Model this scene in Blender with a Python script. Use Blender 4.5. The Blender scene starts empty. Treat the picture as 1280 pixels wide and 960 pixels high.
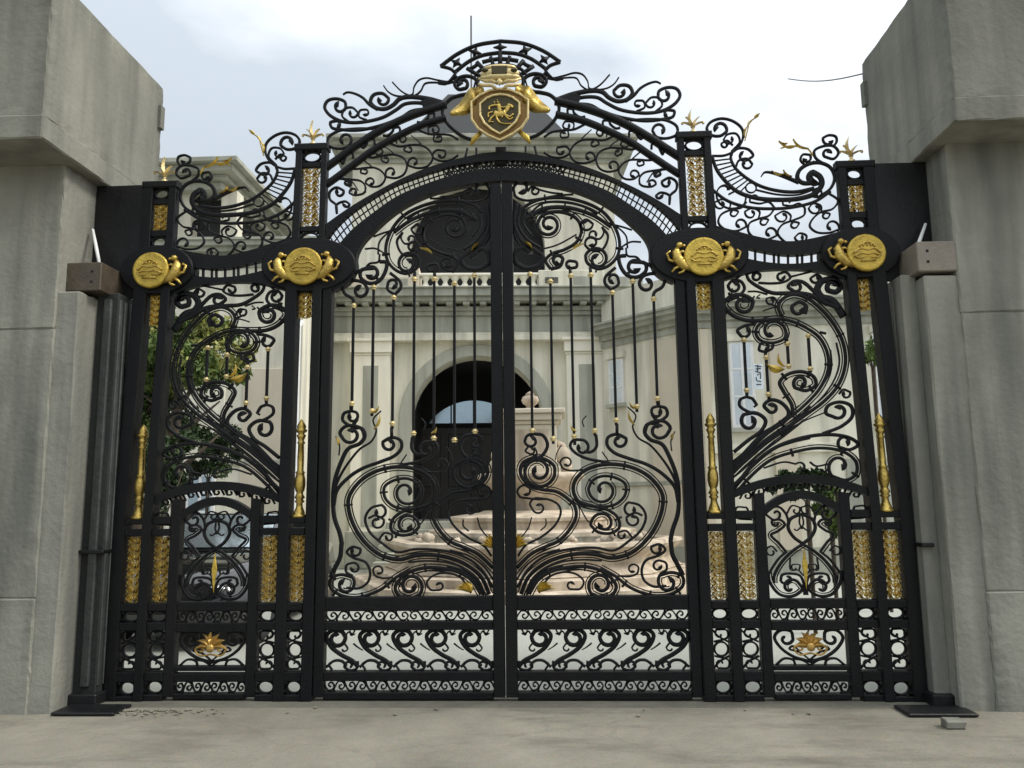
import bpy, bmesh, math, random
from mathutils import Vector, Matrix
random.seed(7)
sc = bpy.context.scene
col = sc.collection
PI = math.pi

# ------------------------------------------------------------------ camera (fitted to the gate's plane)
CX, DIST, YAW, PITCH, ROLL, FPX = 0.389137544, 6.78596977, -0.0461302347, 0.143738846, -0.0108062623, 1003.48399
FW = Vector((math.sin(YAW)*math.cos(PITCH), math.cos(YAW)*math.cos(PITCH), math.sin(PITCH)))
R0 = Vector((math.cos(YAW), -math.sin(YAW), 0)); U0 = R0.cross(FW)
RT = math.cos(ROLL)*R0 + math.sin(ROLL)*U0
UP = -math.sin(ROLL)*R0 + math.cos(ROLL)*U0
CAM = Vector((CX, -DIST, 1.6))
def ray(px, py): return FW + (px-640)/FPX*RT - (py-480)/FPX*UP
def at(px, py, Y=0.0):
    d = ray(px, py); t = (Y-CAM.y)/d.y
    return CAM + t*d
def g(px, py):
    p = at(px, py); return (p.x, p.z)
cam = bpy.data.cameras.new('camera'); co = bpy.data.objects.new('camera', cam); col.objects.link(co)
cam.sensor_width = 36; cam.lens = 36*FPX/1280; cam.clip_end = 3000; cam.clip_start = 0.05
M = Matrix((RT, UP, -FW)).transposed().to_4x4(); M.translation = CAM; co.matrix_world = M
sc.camera = co

# ------------------------------------------------------------------ materials
def mat(name, colr, rough=0.6, metal=0.0, var=0.25, scale=3.0, bump=0.0, bscale=40.0, spec=0.5, streak=0.0, dirt=None, coat=0.0):
    m = bpy.data.materials.new(name); m.use_nodes = True
    nt = m.node_tree; b = nt.nodes['Principled BSDF']; L = nt.links.new
    b.inputs['Roughness'].default_value = rough; b.inputs['Metallic'].default_value = metal
    b.inputs['Specular IOR Level'].default_value = spec; b.inputs['Coat Weight'].default_value = coat
    tc = nt.nodes.new('ShaderNodeTexCoord')
    n = nt.nodes.new('ShaderNodeTexNoise'); n.inputs['Scale'].default_value = scale; n.inputs['Detail'].default_value = 8; n.inputs['Roughness'].default_value = 0.65
    geo = nt.nodes.new('ShaderNodeNewGeometry')
    L(geo.outputs['Position'], n.inputs['Vector'])
    rp = nt.nodes.new('ShaderNodeValToRGB')
    rp.color_ramp.elements[0].position = 0.3; rp.color_ramp.elements[1].position = 0.72
    lo = [c*(1-var) for c in colr]; hi = [min(1, c*(1+var)) for c in colr]
    rp.color_ramp.elements[0].color = (*lo, 1); rp.color_ramp.elements[1].color = (*hi, 1)
    L(n.outputs['Fac'], rp.inputs['Fac']); out = rp.outputs['Color']
    if streak or dirt:
        mp = nt.nodes.new('ShaderNodeMapping'); mp.inputs['Scale'].default_value = (2.6, 2.6, 0.30)
        L(geo.outputs['Position'], mp.inputs['Vector'])
        n2 = nt.nodes.new('ShaderNodeTexNoise'); n2.inputs['Scale'].default_value = 1.3; n2.inputs['Detail'].default_value = 6
        L(mp.outputs['Vector'], n2.inputs['Vector'])
        r2 = nt.nodes.new('ShaderNodeValToRGB'); r2.color_ramp.elements[0].position = 0.41; r2.color_ramp.elements[1].position = 0.64
        L(n2.outputs['Fac'], r2.inputs['Fac'])
        mx = nt.nodes.new('ShaderNodeMix'); mx.data_type = 'RGBA'
        mul = nt.nodes.new('ShaderNodeMath'); mul.operation = 'MULTIPLY'; mul.inputs[1].default_value = streak
        L(r2.outputs['Color'], mul.inputs[0]); L(mul.outputs[0], mx.inputs['Factor'])
        L(out, mx.inputs['A']); mx.inputs['B'].default_value = (*(dirt or [c*0.45 for c in colr]), 1)
        out = mx.outputs['Result']
    L(out, b.inputs['Base Color'])
    rr = nt.nodes.new('ShaderNodeMapRange'); rr.inputs['To Min'].default_value = max(0.03, rough-0.12); rr.inputs['To Max'].default_value = min(1, rough+0.12)
    L(n.outputs['Fac'], rr.inputs['Value']); L(rr.outputs['Result'], b.inputs['Roughness'])
    if bump:
        n3 = nt.nodes.new('ShaderNodeTexNoise'); n3.inputs['Scale'].default_value = bscale; n3.inputs['Detail'].default_value = 6
        L(geo.outputs['Position'], n3.inputs['Vector'])
        bp = nt.nodes.new('ShaderNodeBump'); bp.inputs['Strength'].default_value = bump; bp.inputs['Distance'].default_value = 0.02
        L(n3.outputs['Fac'], bp.inputs['Height']); L(bp.outputs['Normal'], b.inputs['Normal'])
    return m
IRON = mat('black_iron', (0.0050, 0.0054, 0.0064), 0.5, 0, 0.35, 6, 0.25, 60, spec=0.2, streak=0.25, dirt=(0.016, 0.015, 0.013))
GOLD = mat('gilt_paint', (0.58, 0.42, 0.11), 0.36, 0.85, 0.3, 14, 0.35, 50, streak=0.3, dirt=(0.20, 0.11, 0.03))
GOLDP = mat('pale_gilt', (0.66, 0.53, 0.26), 0.42, 0.65, 0.25, 20, 0.2, 50)
DGOLD = mat('dull_gilt', (0.60, 0.43, 0.075), 0.38, 0.6, 0.3, 9, 0.4, 45, streak=0.3, dirt=(0.18, 0.10, 0.02))
BROWN = mat('brown_lacquer', (0.20, 0.115, 0.03), 0.42, 0.5, 0.3, 12)
OLIVE = mat('olive_lacquer', (0.055, 0.045, 0.014), 0.4, 0.4, 0.3, 12)
CONC = mat('raw_concrete', (0.265, 0.263, 0.222), 0.92, 0, 0.25, 0.8, 0.35, 22, spec=0.2, streak=0.75, dirt=(0.105, 0.11, 0.10))
CONC2 = mat('weathered_concrete', (0.24, 0.238, 0.20), 0.92, 0, 0.28, 0.6, 0.3, 20, spec=0.2, streak=0.6, dirt=(0.11, 0.112, 0.098))
STEEL = mat('dark_steel', (0.0075, 0.008, 0.009), 0.45, 0.1, 0.4, 4, 0.2, 30, spec=0.35, streak=0.5, dirt=(0.015, 0.016, 0.016))
FLUTE = mat('weathered_sky_sheen_steel', (0.085, 0.092, 0.088), 0.5, 0.1, 0.45, 5, 0.3, 30, spec=0.4, streak=0.7, dirt=(0.02, 0.022, 0.022))  # sky reflection on the post is put into this lighter flute grey
RUST = mat('brown_metal', (0.085, 0.066, 0.045), 0.55, 0.1, 0.3, 7, 0.3, 50, streak=0.4)
TANM = mat('tan_metal', (0.235, 0.205, 0.165), 0.6, 0.0, 0.2, 6, 0.3, 50, streak=0.4)
DKSTONE = mat('dark_grey_concrete', (0.040, 0.044, 0.042), 0.8, 0, 0.4, 2, 0.4, 26, spec=0.25, streak=0.8, dirt=(0.018, 0.02, 0.019))  # dark grey concrete with darker vertical streaks
WHITE = mat('white_paint', (0.75, 0.76, 0.75), 0.5, 0, 0.08, 5)
CREAM = mat('pale_cream_render', (0.84, 0.81, 0.69), 0.85, 0, 0.06, 0.9, 0.15, 60, spec=0.25, streak=0.3, dirt=(0.62, 0.59, 0.48))
WALL = mat('cream_render', (0.76, 0.735, 0.61), 0.85, 0, 0.07, 0.9, 0.15, 60, spec=0.25, streak=0.6, dirt=(0.40, 0.385, 0.31))
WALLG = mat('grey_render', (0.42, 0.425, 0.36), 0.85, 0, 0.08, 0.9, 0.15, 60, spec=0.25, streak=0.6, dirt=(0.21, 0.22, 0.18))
WALLP = mat('peach_render', (0.60, 0.545, 0.43), 0.85, 0, 0.08, 0.9, 0.15, 60, spec=0.25, streak=0.3, dirt=(0.5, 0.43, 0.34))
PEACH = mat('peach_stone', (0.57, 0.485, 0.375), 0.75, 0, 0.25, 2.2, 0.4, 25, spec=0.3, streak=0.75, dirt=(0.27, 0.22, 0.16))
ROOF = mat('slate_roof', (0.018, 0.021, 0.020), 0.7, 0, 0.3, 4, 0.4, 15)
LOUV = mat('dark_louvre', (0.07, 0.078, 0.066), 0.6, 0, 0.25, 3)
DOOR = mat('dark_door', (0.030, 0.026, 0.022), 0.5, 0, 0.4, 3)
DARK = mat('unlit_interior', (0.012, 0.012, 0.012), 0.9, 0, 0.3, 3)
GLASS = mat('window_glass', (0.45, 0.56, 0.62), 0.08, 0.85, 0.15, 1.0)
BLUEP = mat('blue_white_pane', (0.64, 0.71, 0.76), 0.25, 0.3, 0.1, 1.0)
CARP = mat('black_car_paint', (0.008, 0.009, 0.010), 0.12, 0, 0.1, 3, coat=1.0)
RUBBER = mat('rubber', (0.015, 0.015, 0.015), 0.85, 0, 0.2, 12)
CHROME = mat('chrome', (0.8, 0.8, 0.8), 0.15, 1.0, 0.05, 5)
BARK = mat('bark', (0.09, 0.07, 0.05), 0.9, 0, 0.4, 12, 0.6, 25)
def leafmat(name, c):
    m = mat(name, c, 0.55, 0, 0.5, 3.5, spec=0.4)
    return m
LEAF = leafmat('green_leaf', (0.095, 0.15, 0.03)); LEAFD = leafmat('dark_leaf', (0.034, 0.064, 0.02)); LEAFY = leafmat('yellow_leaf', (0.24, 0.25, 0.06))
def grind(m, cscale, cstr, sscale, scol, sstr):
    nt = m.node_tree; L = nt.links.new; b = nt.nodes['Principled BSDF']; src = b.inputs['Base Color'].links[0].from_socket
    geo = nt.nodes.new('ShaderNodeNewGeometry'); nz = nt.nodes.new('ShaderNodeTexNoise'); nz.inputs['Scale'].default_value = 2.0; nz.inputs['Detail'].default_value = 5; L(geo.outputs['Position'], nz.inputs['Vector'])
    ad = nt.nodes.new('ShaderNodeVectorMath'); ad.operation = 'MULTIPLY_ADD'; ad.inputs[1].default_value = (0.5, 0.5, 0.5); L(nz.outputs['Color'], ad.inputs[0]); L(geo.outputs['Position'], ad.inputs[2])
    vo = nt.nodes.new('ShaderNodeTexVoronoi'); vo.feature = 'DISTANCE_TO_EDGE'; vo.inputs['Scale'].default_value = cscale; L(ad.outputs[0], vo.inputs['Vector'])
    r = nt.nodes.new('ShaderNodeMapRange'); r.inputs['From Min'].default_value = 0.0; r.inputs['From Max'].default_value = 0.006; r.inputs['To Min'].default_value = cstr; r.inputs['To Max'].default_value = 0; L(vo.outputs['Distance'], r.inputs['Value'])
    mx = nt.nodes.new('ShaderNodeMix'); mx.data_type = 'RGBA'; L(r.outputs['Result'], mx.inputs['Factor']); L(src, mx.inputs['A']); mx.inputs['B'].default_value = (*[c*0.5 for c in scol], 1)
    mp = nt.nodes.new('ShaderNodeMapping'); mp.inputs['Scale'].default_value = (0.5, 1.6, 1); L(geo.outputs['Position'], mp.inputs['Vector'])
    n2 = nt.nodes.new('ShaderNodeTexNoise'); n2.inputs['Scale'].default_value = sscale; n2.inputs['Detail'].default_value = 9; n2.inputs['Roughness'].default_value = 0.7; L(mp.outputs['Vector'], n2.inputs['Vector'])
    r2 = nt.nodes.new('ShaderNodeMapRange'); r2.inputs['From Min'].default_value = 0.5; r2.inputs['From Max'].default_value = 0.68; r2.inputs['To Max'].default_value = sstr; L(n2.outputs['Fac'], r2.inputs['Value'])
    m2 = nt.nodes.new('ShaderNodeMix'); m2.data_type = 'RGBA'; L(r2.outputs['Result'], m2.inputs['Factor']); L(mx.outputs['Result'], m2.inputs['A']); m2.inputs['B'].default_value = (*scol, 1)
    n4 = nt.nodes.new('ShaderNodeTexNoise'); n4.inputs['Scale'].default_value = 90; n4.inputs['Detail'].default_value = 3; L(geo.outputs['Position'], n4.inputs['Vector'])
    m3 = nt.nodes.new('ShaderNodeMix'); m3.data_type = 'RGBA'; m3.blend_type = 'OVERLAY'; m3.inputs['Factor'].default_value = 0.45; L(m2.outputs['Result'], m3.inputs['A']); L(n4.outputs['Color'], m3.inputs['B'])
    hs = nt.nodes.new('ShaderNodeHueSaturation'); hs.inputs['Saturation'].default_value = 0.85; L(m3.outputs['Result'], hs.inputs['Color']); L(hs.outputs['Color'], b.inputs['Base Color'])
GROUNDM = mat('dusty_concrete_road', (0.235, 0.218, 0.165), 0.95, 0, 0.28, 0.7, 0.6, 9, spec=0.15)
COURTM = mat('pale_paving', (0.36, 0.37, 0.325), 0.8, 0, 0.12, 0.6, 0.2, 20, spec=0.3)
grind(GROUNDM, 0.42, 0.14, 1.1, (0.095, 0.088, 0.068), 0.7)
THRESH = mat('threshold_concrete', (0.155, 0.148, 0.115), 0.92, 0, 0.25, 1.8, 0.5, 22, spec=0.2)
grind(THRESH, 0.9, 0.2, 1.6, (0.08, 0.075, 0.06), 0.7)
WIRE = mat('wire', (0.10, 0.10, 0.10), 0.6)
BLACKINK = mat('dark_ink', (0.02, 0.025, 0.03), 0.6)

# ------------------------------------------------------------------ object helpers
def obj(name, bm, m, parent=None, smooth=False):
    bmesh.ops.recalc_face_normals(bm, faces=bm.faces[:])
    me = bpy.data.meshes.new(name)
    if smooth:
        for f in bm.faces: f.smooth = True
    bm.to_mesh(me); bm.free()
    me.materials.append(m)
    o = bpy.data.objects.new(name, me); col.objects.link(o)
    if parent: o.parent = parent
    return o
def tag(o, label, cat=None, group=None, kind=None):
    if label: o['label'] = label
    if cat: o['category'] = cat
    if group: o['group'] = group
    if kind: o['kind'] = kind
    return o
def thing(name, label, cat, loc=(0, 0, 0), group=None, rz=0):
    o = bpy.data.objects.new(name, None); col.objects.link(o); o.location = loc; o.rotation_euler.z = rz; o.empty_display_size = 0.2
    return tag(o, label, cat, group)
def B(): return bmesh.new()
def box(bm, x0, x1, y0, y1, z0, z1, bev=0.0):
    vs = [bm.verts.new((x, y, z)) for z in (z0, z1) for y in (y0, y1) for x in (x0, x1)]
    fs = [bm.faces.new([vs[i] for i in q]) for q in ((0, 2, 3, 1), (4, 5, 7, 6), (0, 1, 5, 4), (2, 6, 7, 3), (0, 4, 6, 2), (1, 3, 7, 5))]
    if bev:
        es = list({e for f in fs for e in f.edges})
        bmesh.ops.bevel(bm, geom=es, offset=bev, segments=1, affect='EDGES')
    return fs
def prism(bm, poly, y0, y1, bev=0.0, m=1):
    """closed polygon in the (u, v) plane extruded from y0 to y1"""
    a = [bm.verts.new((m*u, y0, v)) for u, v in poly]; b = [bm.verts.new((m*u, y1, v)) for u, v in poly]
    n = len(a); fs = [bm.faces.new(a), bm.faces.new(b[::-1])]
    for i in range(n): fs.append(bm.faces.new((a[i], b[i], b[(i+1) % n], a[(i+1) % n])))
    if bev:
        es = list(fs[0].edges) + list(fs[1].edges)
        bmesh.ops.bevel(bm, geom=es, offset=bev, segments=1, affect='EDGES')
def pplate(bm, pts, y0=-0.05, y1=0.05, bev=0.006, m=1):
    prism(bm, [g(*p) for p in pts], y0, y1, bev, m)
def cat(pts, per=8):
    """Catmull-Rom through the points"""
    if len(pts) < 3: return [tuple(p) for p in pts]
    P = [Vector(p) for p in pts]
    P = [2*P[0]-P[1]] + P + [2*P[-1]-P[-2]]
    out = []
    for i in range(1, len(P)-2):
        p0, p1, p2, p3 = P[i-1:i+3]
        d1 = (p1-p0).length**.5 + 1e-6; d2 = (p2-p1).length**.5 + 1e-6; d3 = (p3-p2).length**.5 + 1e-6
        m1 = (p1-p0)/d1 - (p2-p0)/(d1+d2) + (p2-p1)/d2
        m2 = (p2-p1)/d2 - (p3-p1)/(d2+d3) + (p3-p2)/d3
        m1 *= d2; m2 *= d2
        for k in range(per):
            t = k/per; t2 = t*t; t3 = t2*t
            out.append((2*t3-3*t2+1)*p1 + (t3-2*t2+t)*m1 + (-2*t3+3*t2)*p2 + (t3-t2)*m2)
    out.append(P[-2])
    return [tuple(p) for p in out]
JIT = [0]
def sweep(bm, pts, w, depth=0.02, yc=0.0, m=1, closed=False):
    """forged bar: chamfered rectangular section swept along an in-plane path. w: number or list (metres)"""
    JIT[0] = (JIT[0]*7+3) % 23
    depth = depth*(1+0.012*JIT[0]); yc = yc + 0.0002*JIT[0]
    n = len(pts)
    if n < 2: return
    rings = []
    for i, p in enumerate(pts):
        if closed: a, b = pts[(i-1) % n], pts[(i+1) % n]
        else: a, b = pts[max(i-1, 0)], pts[min(i+1, n-1)]
        tx, tz = b[0]-a[0], b[1]-a[1]; l = math.hypot(tx, tz) or 1e-9; nx, nz = -tz/l, tx/l
        ww = (w[i] if isinstance(w, list) else w)/2; c = min(ww*0.5, depth*0.22); d = depth/2
        ring = []
        for s, y in ((ww, -d+c), (ww, d-c), (ww-c, d), (-ww+c, d), (-ww, d-c), (-ww, -d+c), (-ww+c, -d), (ww-c, -d)):
            ring.append(bm.verts.new((m*(p[0]+nx*s), yc+y, p[1]+nz*s)))
        rings.append(ring)
    K = 8
    for i in range(n if closed else n-1):
        r, q = rings[i], rings[(i+1) % n]
        for k in range(K): bm.faces.new((r[k], r[(k+1) % K], q[(k+1) % K], q[k]))
    if not closed: bm.faces.new(rings[0]); bm.faces.new(rings[-1][::-1])
CR = {'a': (860, 140, 16/3), 'c': (860, 560, 16/3), 'd': (640, 500, 16/3), 'e': (640, 620, 16/3), 'f': (640, 190, 16/3), 'g': (860, 340, 16/3),
      'b': (680, 80, 6.4), 'h': (900, 340, 64/9), 'm': (540, 40, 8), 's': (580, 90, 9.6), 'r': (640, 20, 4), 'R': (930, 20, 4), 'q': (640, 240, 4),
      'Q': (930, 240, 4), 't': (640, 460, 4), 'T': (930, 460, 4), 'u': (640, 690, 4), 'U': (930, 690, 4), 'p': (0, 0, 1), 'x': (640, 320, 16/3)}
def cpt(c, x, y): o = CR[c]; return (o[0]+x/o[2], o[1]+y/o[2])
def path(s):
    c = 'p'; out = []
    for t in s.split():
        if ':' in t: c, t = t.split(':')
        x, y = t.split(','); out.append(cpt(c, float(x), float(y)))
    return out, c
def spiral(pts, C, turns, rend):
    P = pts[-1]; A = pts[-2]
    tx, ty = P[0]-A[0], P[1]-A[1]; rx, ry = P[0]-C[0], P[1]-C[1]
    s = 1 if rx*ty-ry*tx > 0 else -1
    r0 = math.hypot(rx, ry); a0 = math.atan2(ry, rx); n = max(8, int(26*turns)); out = []
    rend = min(rend, 0.5*r0)
    for k in range(1, n+1):
        t = k/n; r = r0*(1-t)**0.85*(1-0.0) + rend*t; a = a0+s*2*PI*turns*t
        out.append((C[0]+r*math.cos(a), C[1]+r*math.sin(a)))
    return out
PXM = 0.0068
def stroke(bm, m, s, w=14, e=None, st=None, w0=None, w1=None, depth=0.022, yc=0.0, bands=None, off=(0, 0), fac=1.5):
    """one forged scroll: path in photo coordinates laid out on the gate's own plane; e / st = spiral eye (x, y, turns) at the end / start"""
    pts, c = path(s); c0 = s.split(':')[0] if ':' in s else 'p'
    F = 1.28 if bands else fac
    w *= F; w0 = w0 and w0*F; w1 = w1 and w1*F
    k = CR[c][2]; wp = w/k
    pl = cat(pts)
    ns = ne = 0
    if st:
        sp = spiral(pl[::-1], cpt(c0, st[0], st[1]), st[2] if len(st) > 2 else 0.9, wp*0.7); ns = len(sp); pl = sp[::-1] + pl
    if e:
        sp = spiral(pl, cpt(c, e[0], e[1]), e[2] if len(e) > 2 else 0.9, wp*0.7); ne = len(sp); pl = pl + sp
    pl = [(p[0]+off[0], p[1]+off[1]) for p in pl]
    n = len(pl); ws = []
    for i in range(n):
        t = i/(n-1)
        x = (w0 or w)/k*(1-t) + (w1 or w)/k*t if (w0 or w1) else wp
        if e and i > n-7: x *= 1+0.20*(i-n+7)
        if st and i < 6: x *= 1+0.20*(6-i)
        ws.append(x*PXM)
    sweep(bm, [g(*p) for p in pl], ws, depth, yc, m)
    if bands:
        lo, hi = ns//2, n-int(ne*0.45)
        tot = w*1.0+34*k/5.333
        for fr in (0.16, 0.34, 0.52, 0.70):
            i = int(lo+(hi-lo)*fr)
            if 1 <= i < n-1:
                p, q = g(*pl[i]), g(*pl[i+1]); l = math.dist(p, q) or 1
                sweep(bm, [p, (p[0]+(q[0]-p[0])/l*0.016, p[1]+(q[1]-p[1])/l*0.016)], tot/k*PXM, depth*1.25, yc, m)
        for o, bw in bands:
            o = (w/2+11*k/5.333)*(1 if o > 0 else -1); bw = 7.5*k/5.333
            q = []
            for i in range(lo, hi):
                a, b = pl[max(i-1, 0)], pl[min(i+1, n-1)]; tx, ty = b[0]-a[0], b[1]-a[1]; l = math.hypot(tx, ty) or 1
                q.append(g(pl[i][0]-ty/l*o/k, pl[i][1]+tx/l*o/k))
            sweep(bm, q, bw/k*PXM, depth*0.7, yc, m)
def strokes(bm, m, L, **kw):
    for it in L:
        s, w = it[0], it[1]; o = dict(kw); o.update(it[2] if len(it) > 2 else {})
        stroke(bm, m, s, w, **o)
def lathe(bm, prof, cx, cy, seg=20, z0=0.0):
    rings = []
    for r, z in prof: rings.append([bm.verts.new((cx+r*math.cos(2*PI*k/seg), cy+r*math.sin(2*PI*k/seg), z0+z)) for k in range(seg)])
    for a, b in zip(rings, rings[1:]):
        for k in range(seg): bm.faces.new((a[k], a[(k+1) % seg], b[(k+1) % seg], b[k]))
    bm.faces.new(rings[0][::-1]); bm.faces.new(rings[-1])
def blob(bm, c, r, seg=12):
    mt = Matrix.Translation(c) @ Matrix.Diagonal((*r, 1))
    bmesh.ops.create_uvsphere(bm, u_segments=seg, v_segments=max(6, seg*2//3), radius=1, matrix=mt)
def tube(bm, pts, r, seg=8):
    n = len(pts); rings = []
    P = [Vector(p) for p in pts]
    for i in range(n):
        t = (P[min(i+1, n-1)]-P[max(i-1, 0)]).normalized(); a = t.orthogonal().normalized()
        if i:
            a = (pa - t*pa.dot(t)).normalized()
        pa = a; b = t.cross(a); rr = r[i] if isinstance(r, list) else r
        rings.append([bm.verts.new(P[i]+rr*(math.cos(2*PI*k/seg)*a+math.sin(2*PI*k/seg)*b)) for k in range(seg)])
    for a, b in zip(rings, rings[1:]):
        for k in range(seg): bm.faces.new((a[k], a[(k+1) % seg], b[(k+1) % seg], b[k]))
    bm.faces.new(rings[0][::-1]); bm.faces.new(rings[-1])
def ring(bm, c, ru, rv, w, depth=0.03, yc=0, m=1, n=32):
    sweep(bm, [(c[0]+ru*math.cos(2*PI*k/n), c[1]+rv*math.sin(2*PI*k/n)) for k in range(n)], w, depth, yc, m, True)
def leafplate(bm, u, v, ang, L, W, y=-0.015, m=1):
    """pointed, domed gilt leaf lying on the iron"""
    c, s = math.cos(ang), math.sin(ang); T = lambda a, b: (m*(u+a*c-b*s), v+a*s+b*c)
    N = 7; prev = None
    for i in range(N+1):
        t = i/N; w = W*math.sin(PI*min(1, t*1.02+0.03))**0.8*(1-0.35*t); cur = [L*t, 0.15*L*math.sin(t*3)]
        ringv = []
        for b, dy in ((-w, 0.012), (0, -0.018), (w, 0.012)):
            x, z = T(cur[0], cur[1]+b); ringv.append(bm.verts.new((x, y+dy, z)))
        if prev:
            for k in range(2): bm.faces.new((prev[k], prev[k+1], ringv[k+1], ringv[k]))
            bm.faces.new((prev[2], prev[0], ringv[0], ringv[2]))
        prev = ringv
# filigree panel of gilt scrolls
def filigree(bm, u0, u1, v0, v1, m=1, y=0.0, dense=1.0):
    w = u1-u0; n = max(1, round((v1-v0)/(w*0.46))); h = (v1-v0)/n; uc = (u0+u1)/2
    for i in range(n):
        b = v0+i*h
        for sgn in (-1, 1):
            T = lambda a, c: (uc+sgn*a*w/2, b+c*h)
            base = cat([T(0.02, 0.0), T(0.5, 0.12), T(0.85, 0.45), T(0.6, 0.8), T(0.25, 0.7)], 5)
            P = [(p[0], p[1]) for p in base]; sp = spiral(P, T(0.48, 0.52), 0.8, 0.003)
            sweep(bm, P+sp, 0.010*dense, 0.014, y, m)
            sweep(bm, cat([T(0.0, 0.55), T(0.3, 0.95), T(0.9, 0.95)], 4), 0.008*dense, 0.012, y, m)
            sweep(bm, [T(0.98, 0.02), T(0.5, 0.5), T(0.05, 0.98)], 0.006*dense, 0.010, y, m)
            leafplate(bm, *T(0.15, 0.12), (0.9 if sgn > 0 else PI-0.9), h*0.6, w*0.10*dense, y-0.01, m)
            leafplate(bm, *T(0.75, 0.55), (2.2 if sgn > 0 else PI-2.2), h*0.5, w*0.08*dense, y-0.01, m)
        blob(bm, (m*uc, y-0.008, b+0.5*h), (w*0.07, 0.012, w*0.09), 8)
def xbars(bm, u0, u1, v0, v1, m=1, y=0.0, w=0.008):
    sweep(bm, [(u0, v0), (u1, v1)], w, 0.014, y, m); sweep(bm, [(u0, v1), (u1, v0)], w, 0.014, y+0.003, m)
def ringpanel(bm, u0, u1, v0, v1, m=1):
    c = ((u0+u1)/2, (v0+v1)/2)
    ring(bm, c, (u1-u0)*0.44, (v1-v0)*0.47, 0.017, 0.03, 0, m)
    for su in (-1, 1):
        for sv in (-1, 1): sweep(bm, [(c[0]+su*(u1-u0)*0.5, c[1]+sv*(v1-v0)*0.5), (c[0]+su*(u1-u0)*0.33, c[1]+sv*(v1-v0)*0.33)], 0.012, 0.02, 0, m)
def curlrow(bm, u0, u1, v0, v1, n, m=1, w=0.014):
    """row of alternating running scrolls between two rails"""
    h = v1-v0; N = n*2; p = (u1-u0)/N
    for i in range(N):
        a = u0+i*p; up = i % 2 == 0; fl = i >= N/2
        def T(x, y):
            if fl: x = 1-x
            return (a+x*p, v0+(y if up else 1-y)*h)
        P = cat([T(-0.15, -0.02), T(0.0, 0.42), T(0.32, 0.90), T(0.70, 0.86), T(0.90, 0.50), T(0.72, 0.22)], 6)
        P = [(min(max(q[0], u0-.005), u1+.005), q[1]) for q in P]
        sweep(bm, P+spiral(P, T(0.58, 0.45), 0.65, w*0.6), w, 0.02, 0, m)
        sweep(bm, [T(0.80, 0.80), T(1.0, 1.02)], w*0.8, 0.02, 0.001, m)

# ------------------------------------------------------------------ THE GATE
# arches of the gate, in crop f
def fp(s): return [cpt('f', *map(float, t.split(','))) for t in s.split()]
LEAF_IN = fp('-70,203 60,208 200,222 400,262 560,325 680,398 790,490 875,575 910,645 915,700 925,760 950,810 1000,850 1075,880')
LEAF_MID = fp('-70,150 60,154 200,168 400,214 580,282 740,368 860,462 950,560 1010,640 1075,700')
LAT_IN = fp('-70,112 60,116 150,124 300,154 480,206 640,268 790,362 935,466 1030,562 1075,612')
LAT_OUT = fp('-70,62 60,66 150,72 300,93 500,144 650,192 805,272 957,368 1058,458 1120,536')
RING_OUT = fp('-70,5 60,12 200,34 400,78 600,148 750,215 900,290 1020,360 1125,428')
def band(bm, A, Bq, y0, y1, m=1, both=False, bev=0.005):
    a = [(max(u, 0.0) if i else 0.0 if both else u, v) for i, (u, v) in enumerate(g(*p) for p in cat(A, 5))]
    b = [(max(u, 0.0) if i else 0.0 if both else u, v) for i, (u, v) in enumerate(g(*p) for p in cat(Bq, 5))]
    if both:
        a = [(-u, v) for u, v in a[:0:-1]] + a; b = [(-u, v) for u, v in b[:0:-1]] + b
    k = max(len(a), len(b))
    def res(L):
        d = [0]
        for i in range(1, len(L)): d.append(d[-1]+math.dist(L[i], L[i-1]))
        out = []; j = 0
        for i in range(k):
            t = d[-1]*i/(k-1)
            while j < len(L)-2 and d[j+1] < t: j += 1
            f = (t-d[j])/max(1e-9, d[j+1]-d[j]); out.append((L[j][0]+(L[j+1][0]-L[j][0])*f, L[j][1]+(L[j+1][1]-L[j][1])*f))
        return out
    a, b = res(a), res(b)
    v = [[bm.verts.new((m*p[0], y, p[1])) for p in L] for y in (y0, y1) for L in (a, b)]
    A0, B0, A1, B1 = v; es = []
    for i in range(k-1):
        f = bm.faces.new((A0[i], A0[i+1], B0[i+1], B0[i])); bm.faces.new((A1[i], B1[i], B1[i+1], A1[i+1]))
        bm.faces.new((A0[i], A1[i], A1[i+1], A0[i+1])); bm.faces.new((B0[i], B0[i+1], B1[i+1], B1[i]))
    bm.faces.new((A0[0], B0[0], B1[0], A1[0])); bm.faces.new((A0[-1], A1[-1], B1[-1], B0[-1]))
    return a, b

def hrail(bm, xl, xr, ya, yb, m=1, dy=0.044, bev=0.006):
    """horizontal rail between two photo rows, on true level lines"""
    ua, ub = g(xl, (ya+yb)/2)[0], g(xr, (ya+yb)/2)[0]
    v1, v0 = g((xl+xr)/2, ya)[1], g((xl+xr)/2, yb)[1]
    prism(bm, [(ua, v0), (ub, v0), (ub, v1), (ua, v1)], -dy, dy, bev, m)
V = lambda y, x=750: g(x, y)[1]

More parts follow.
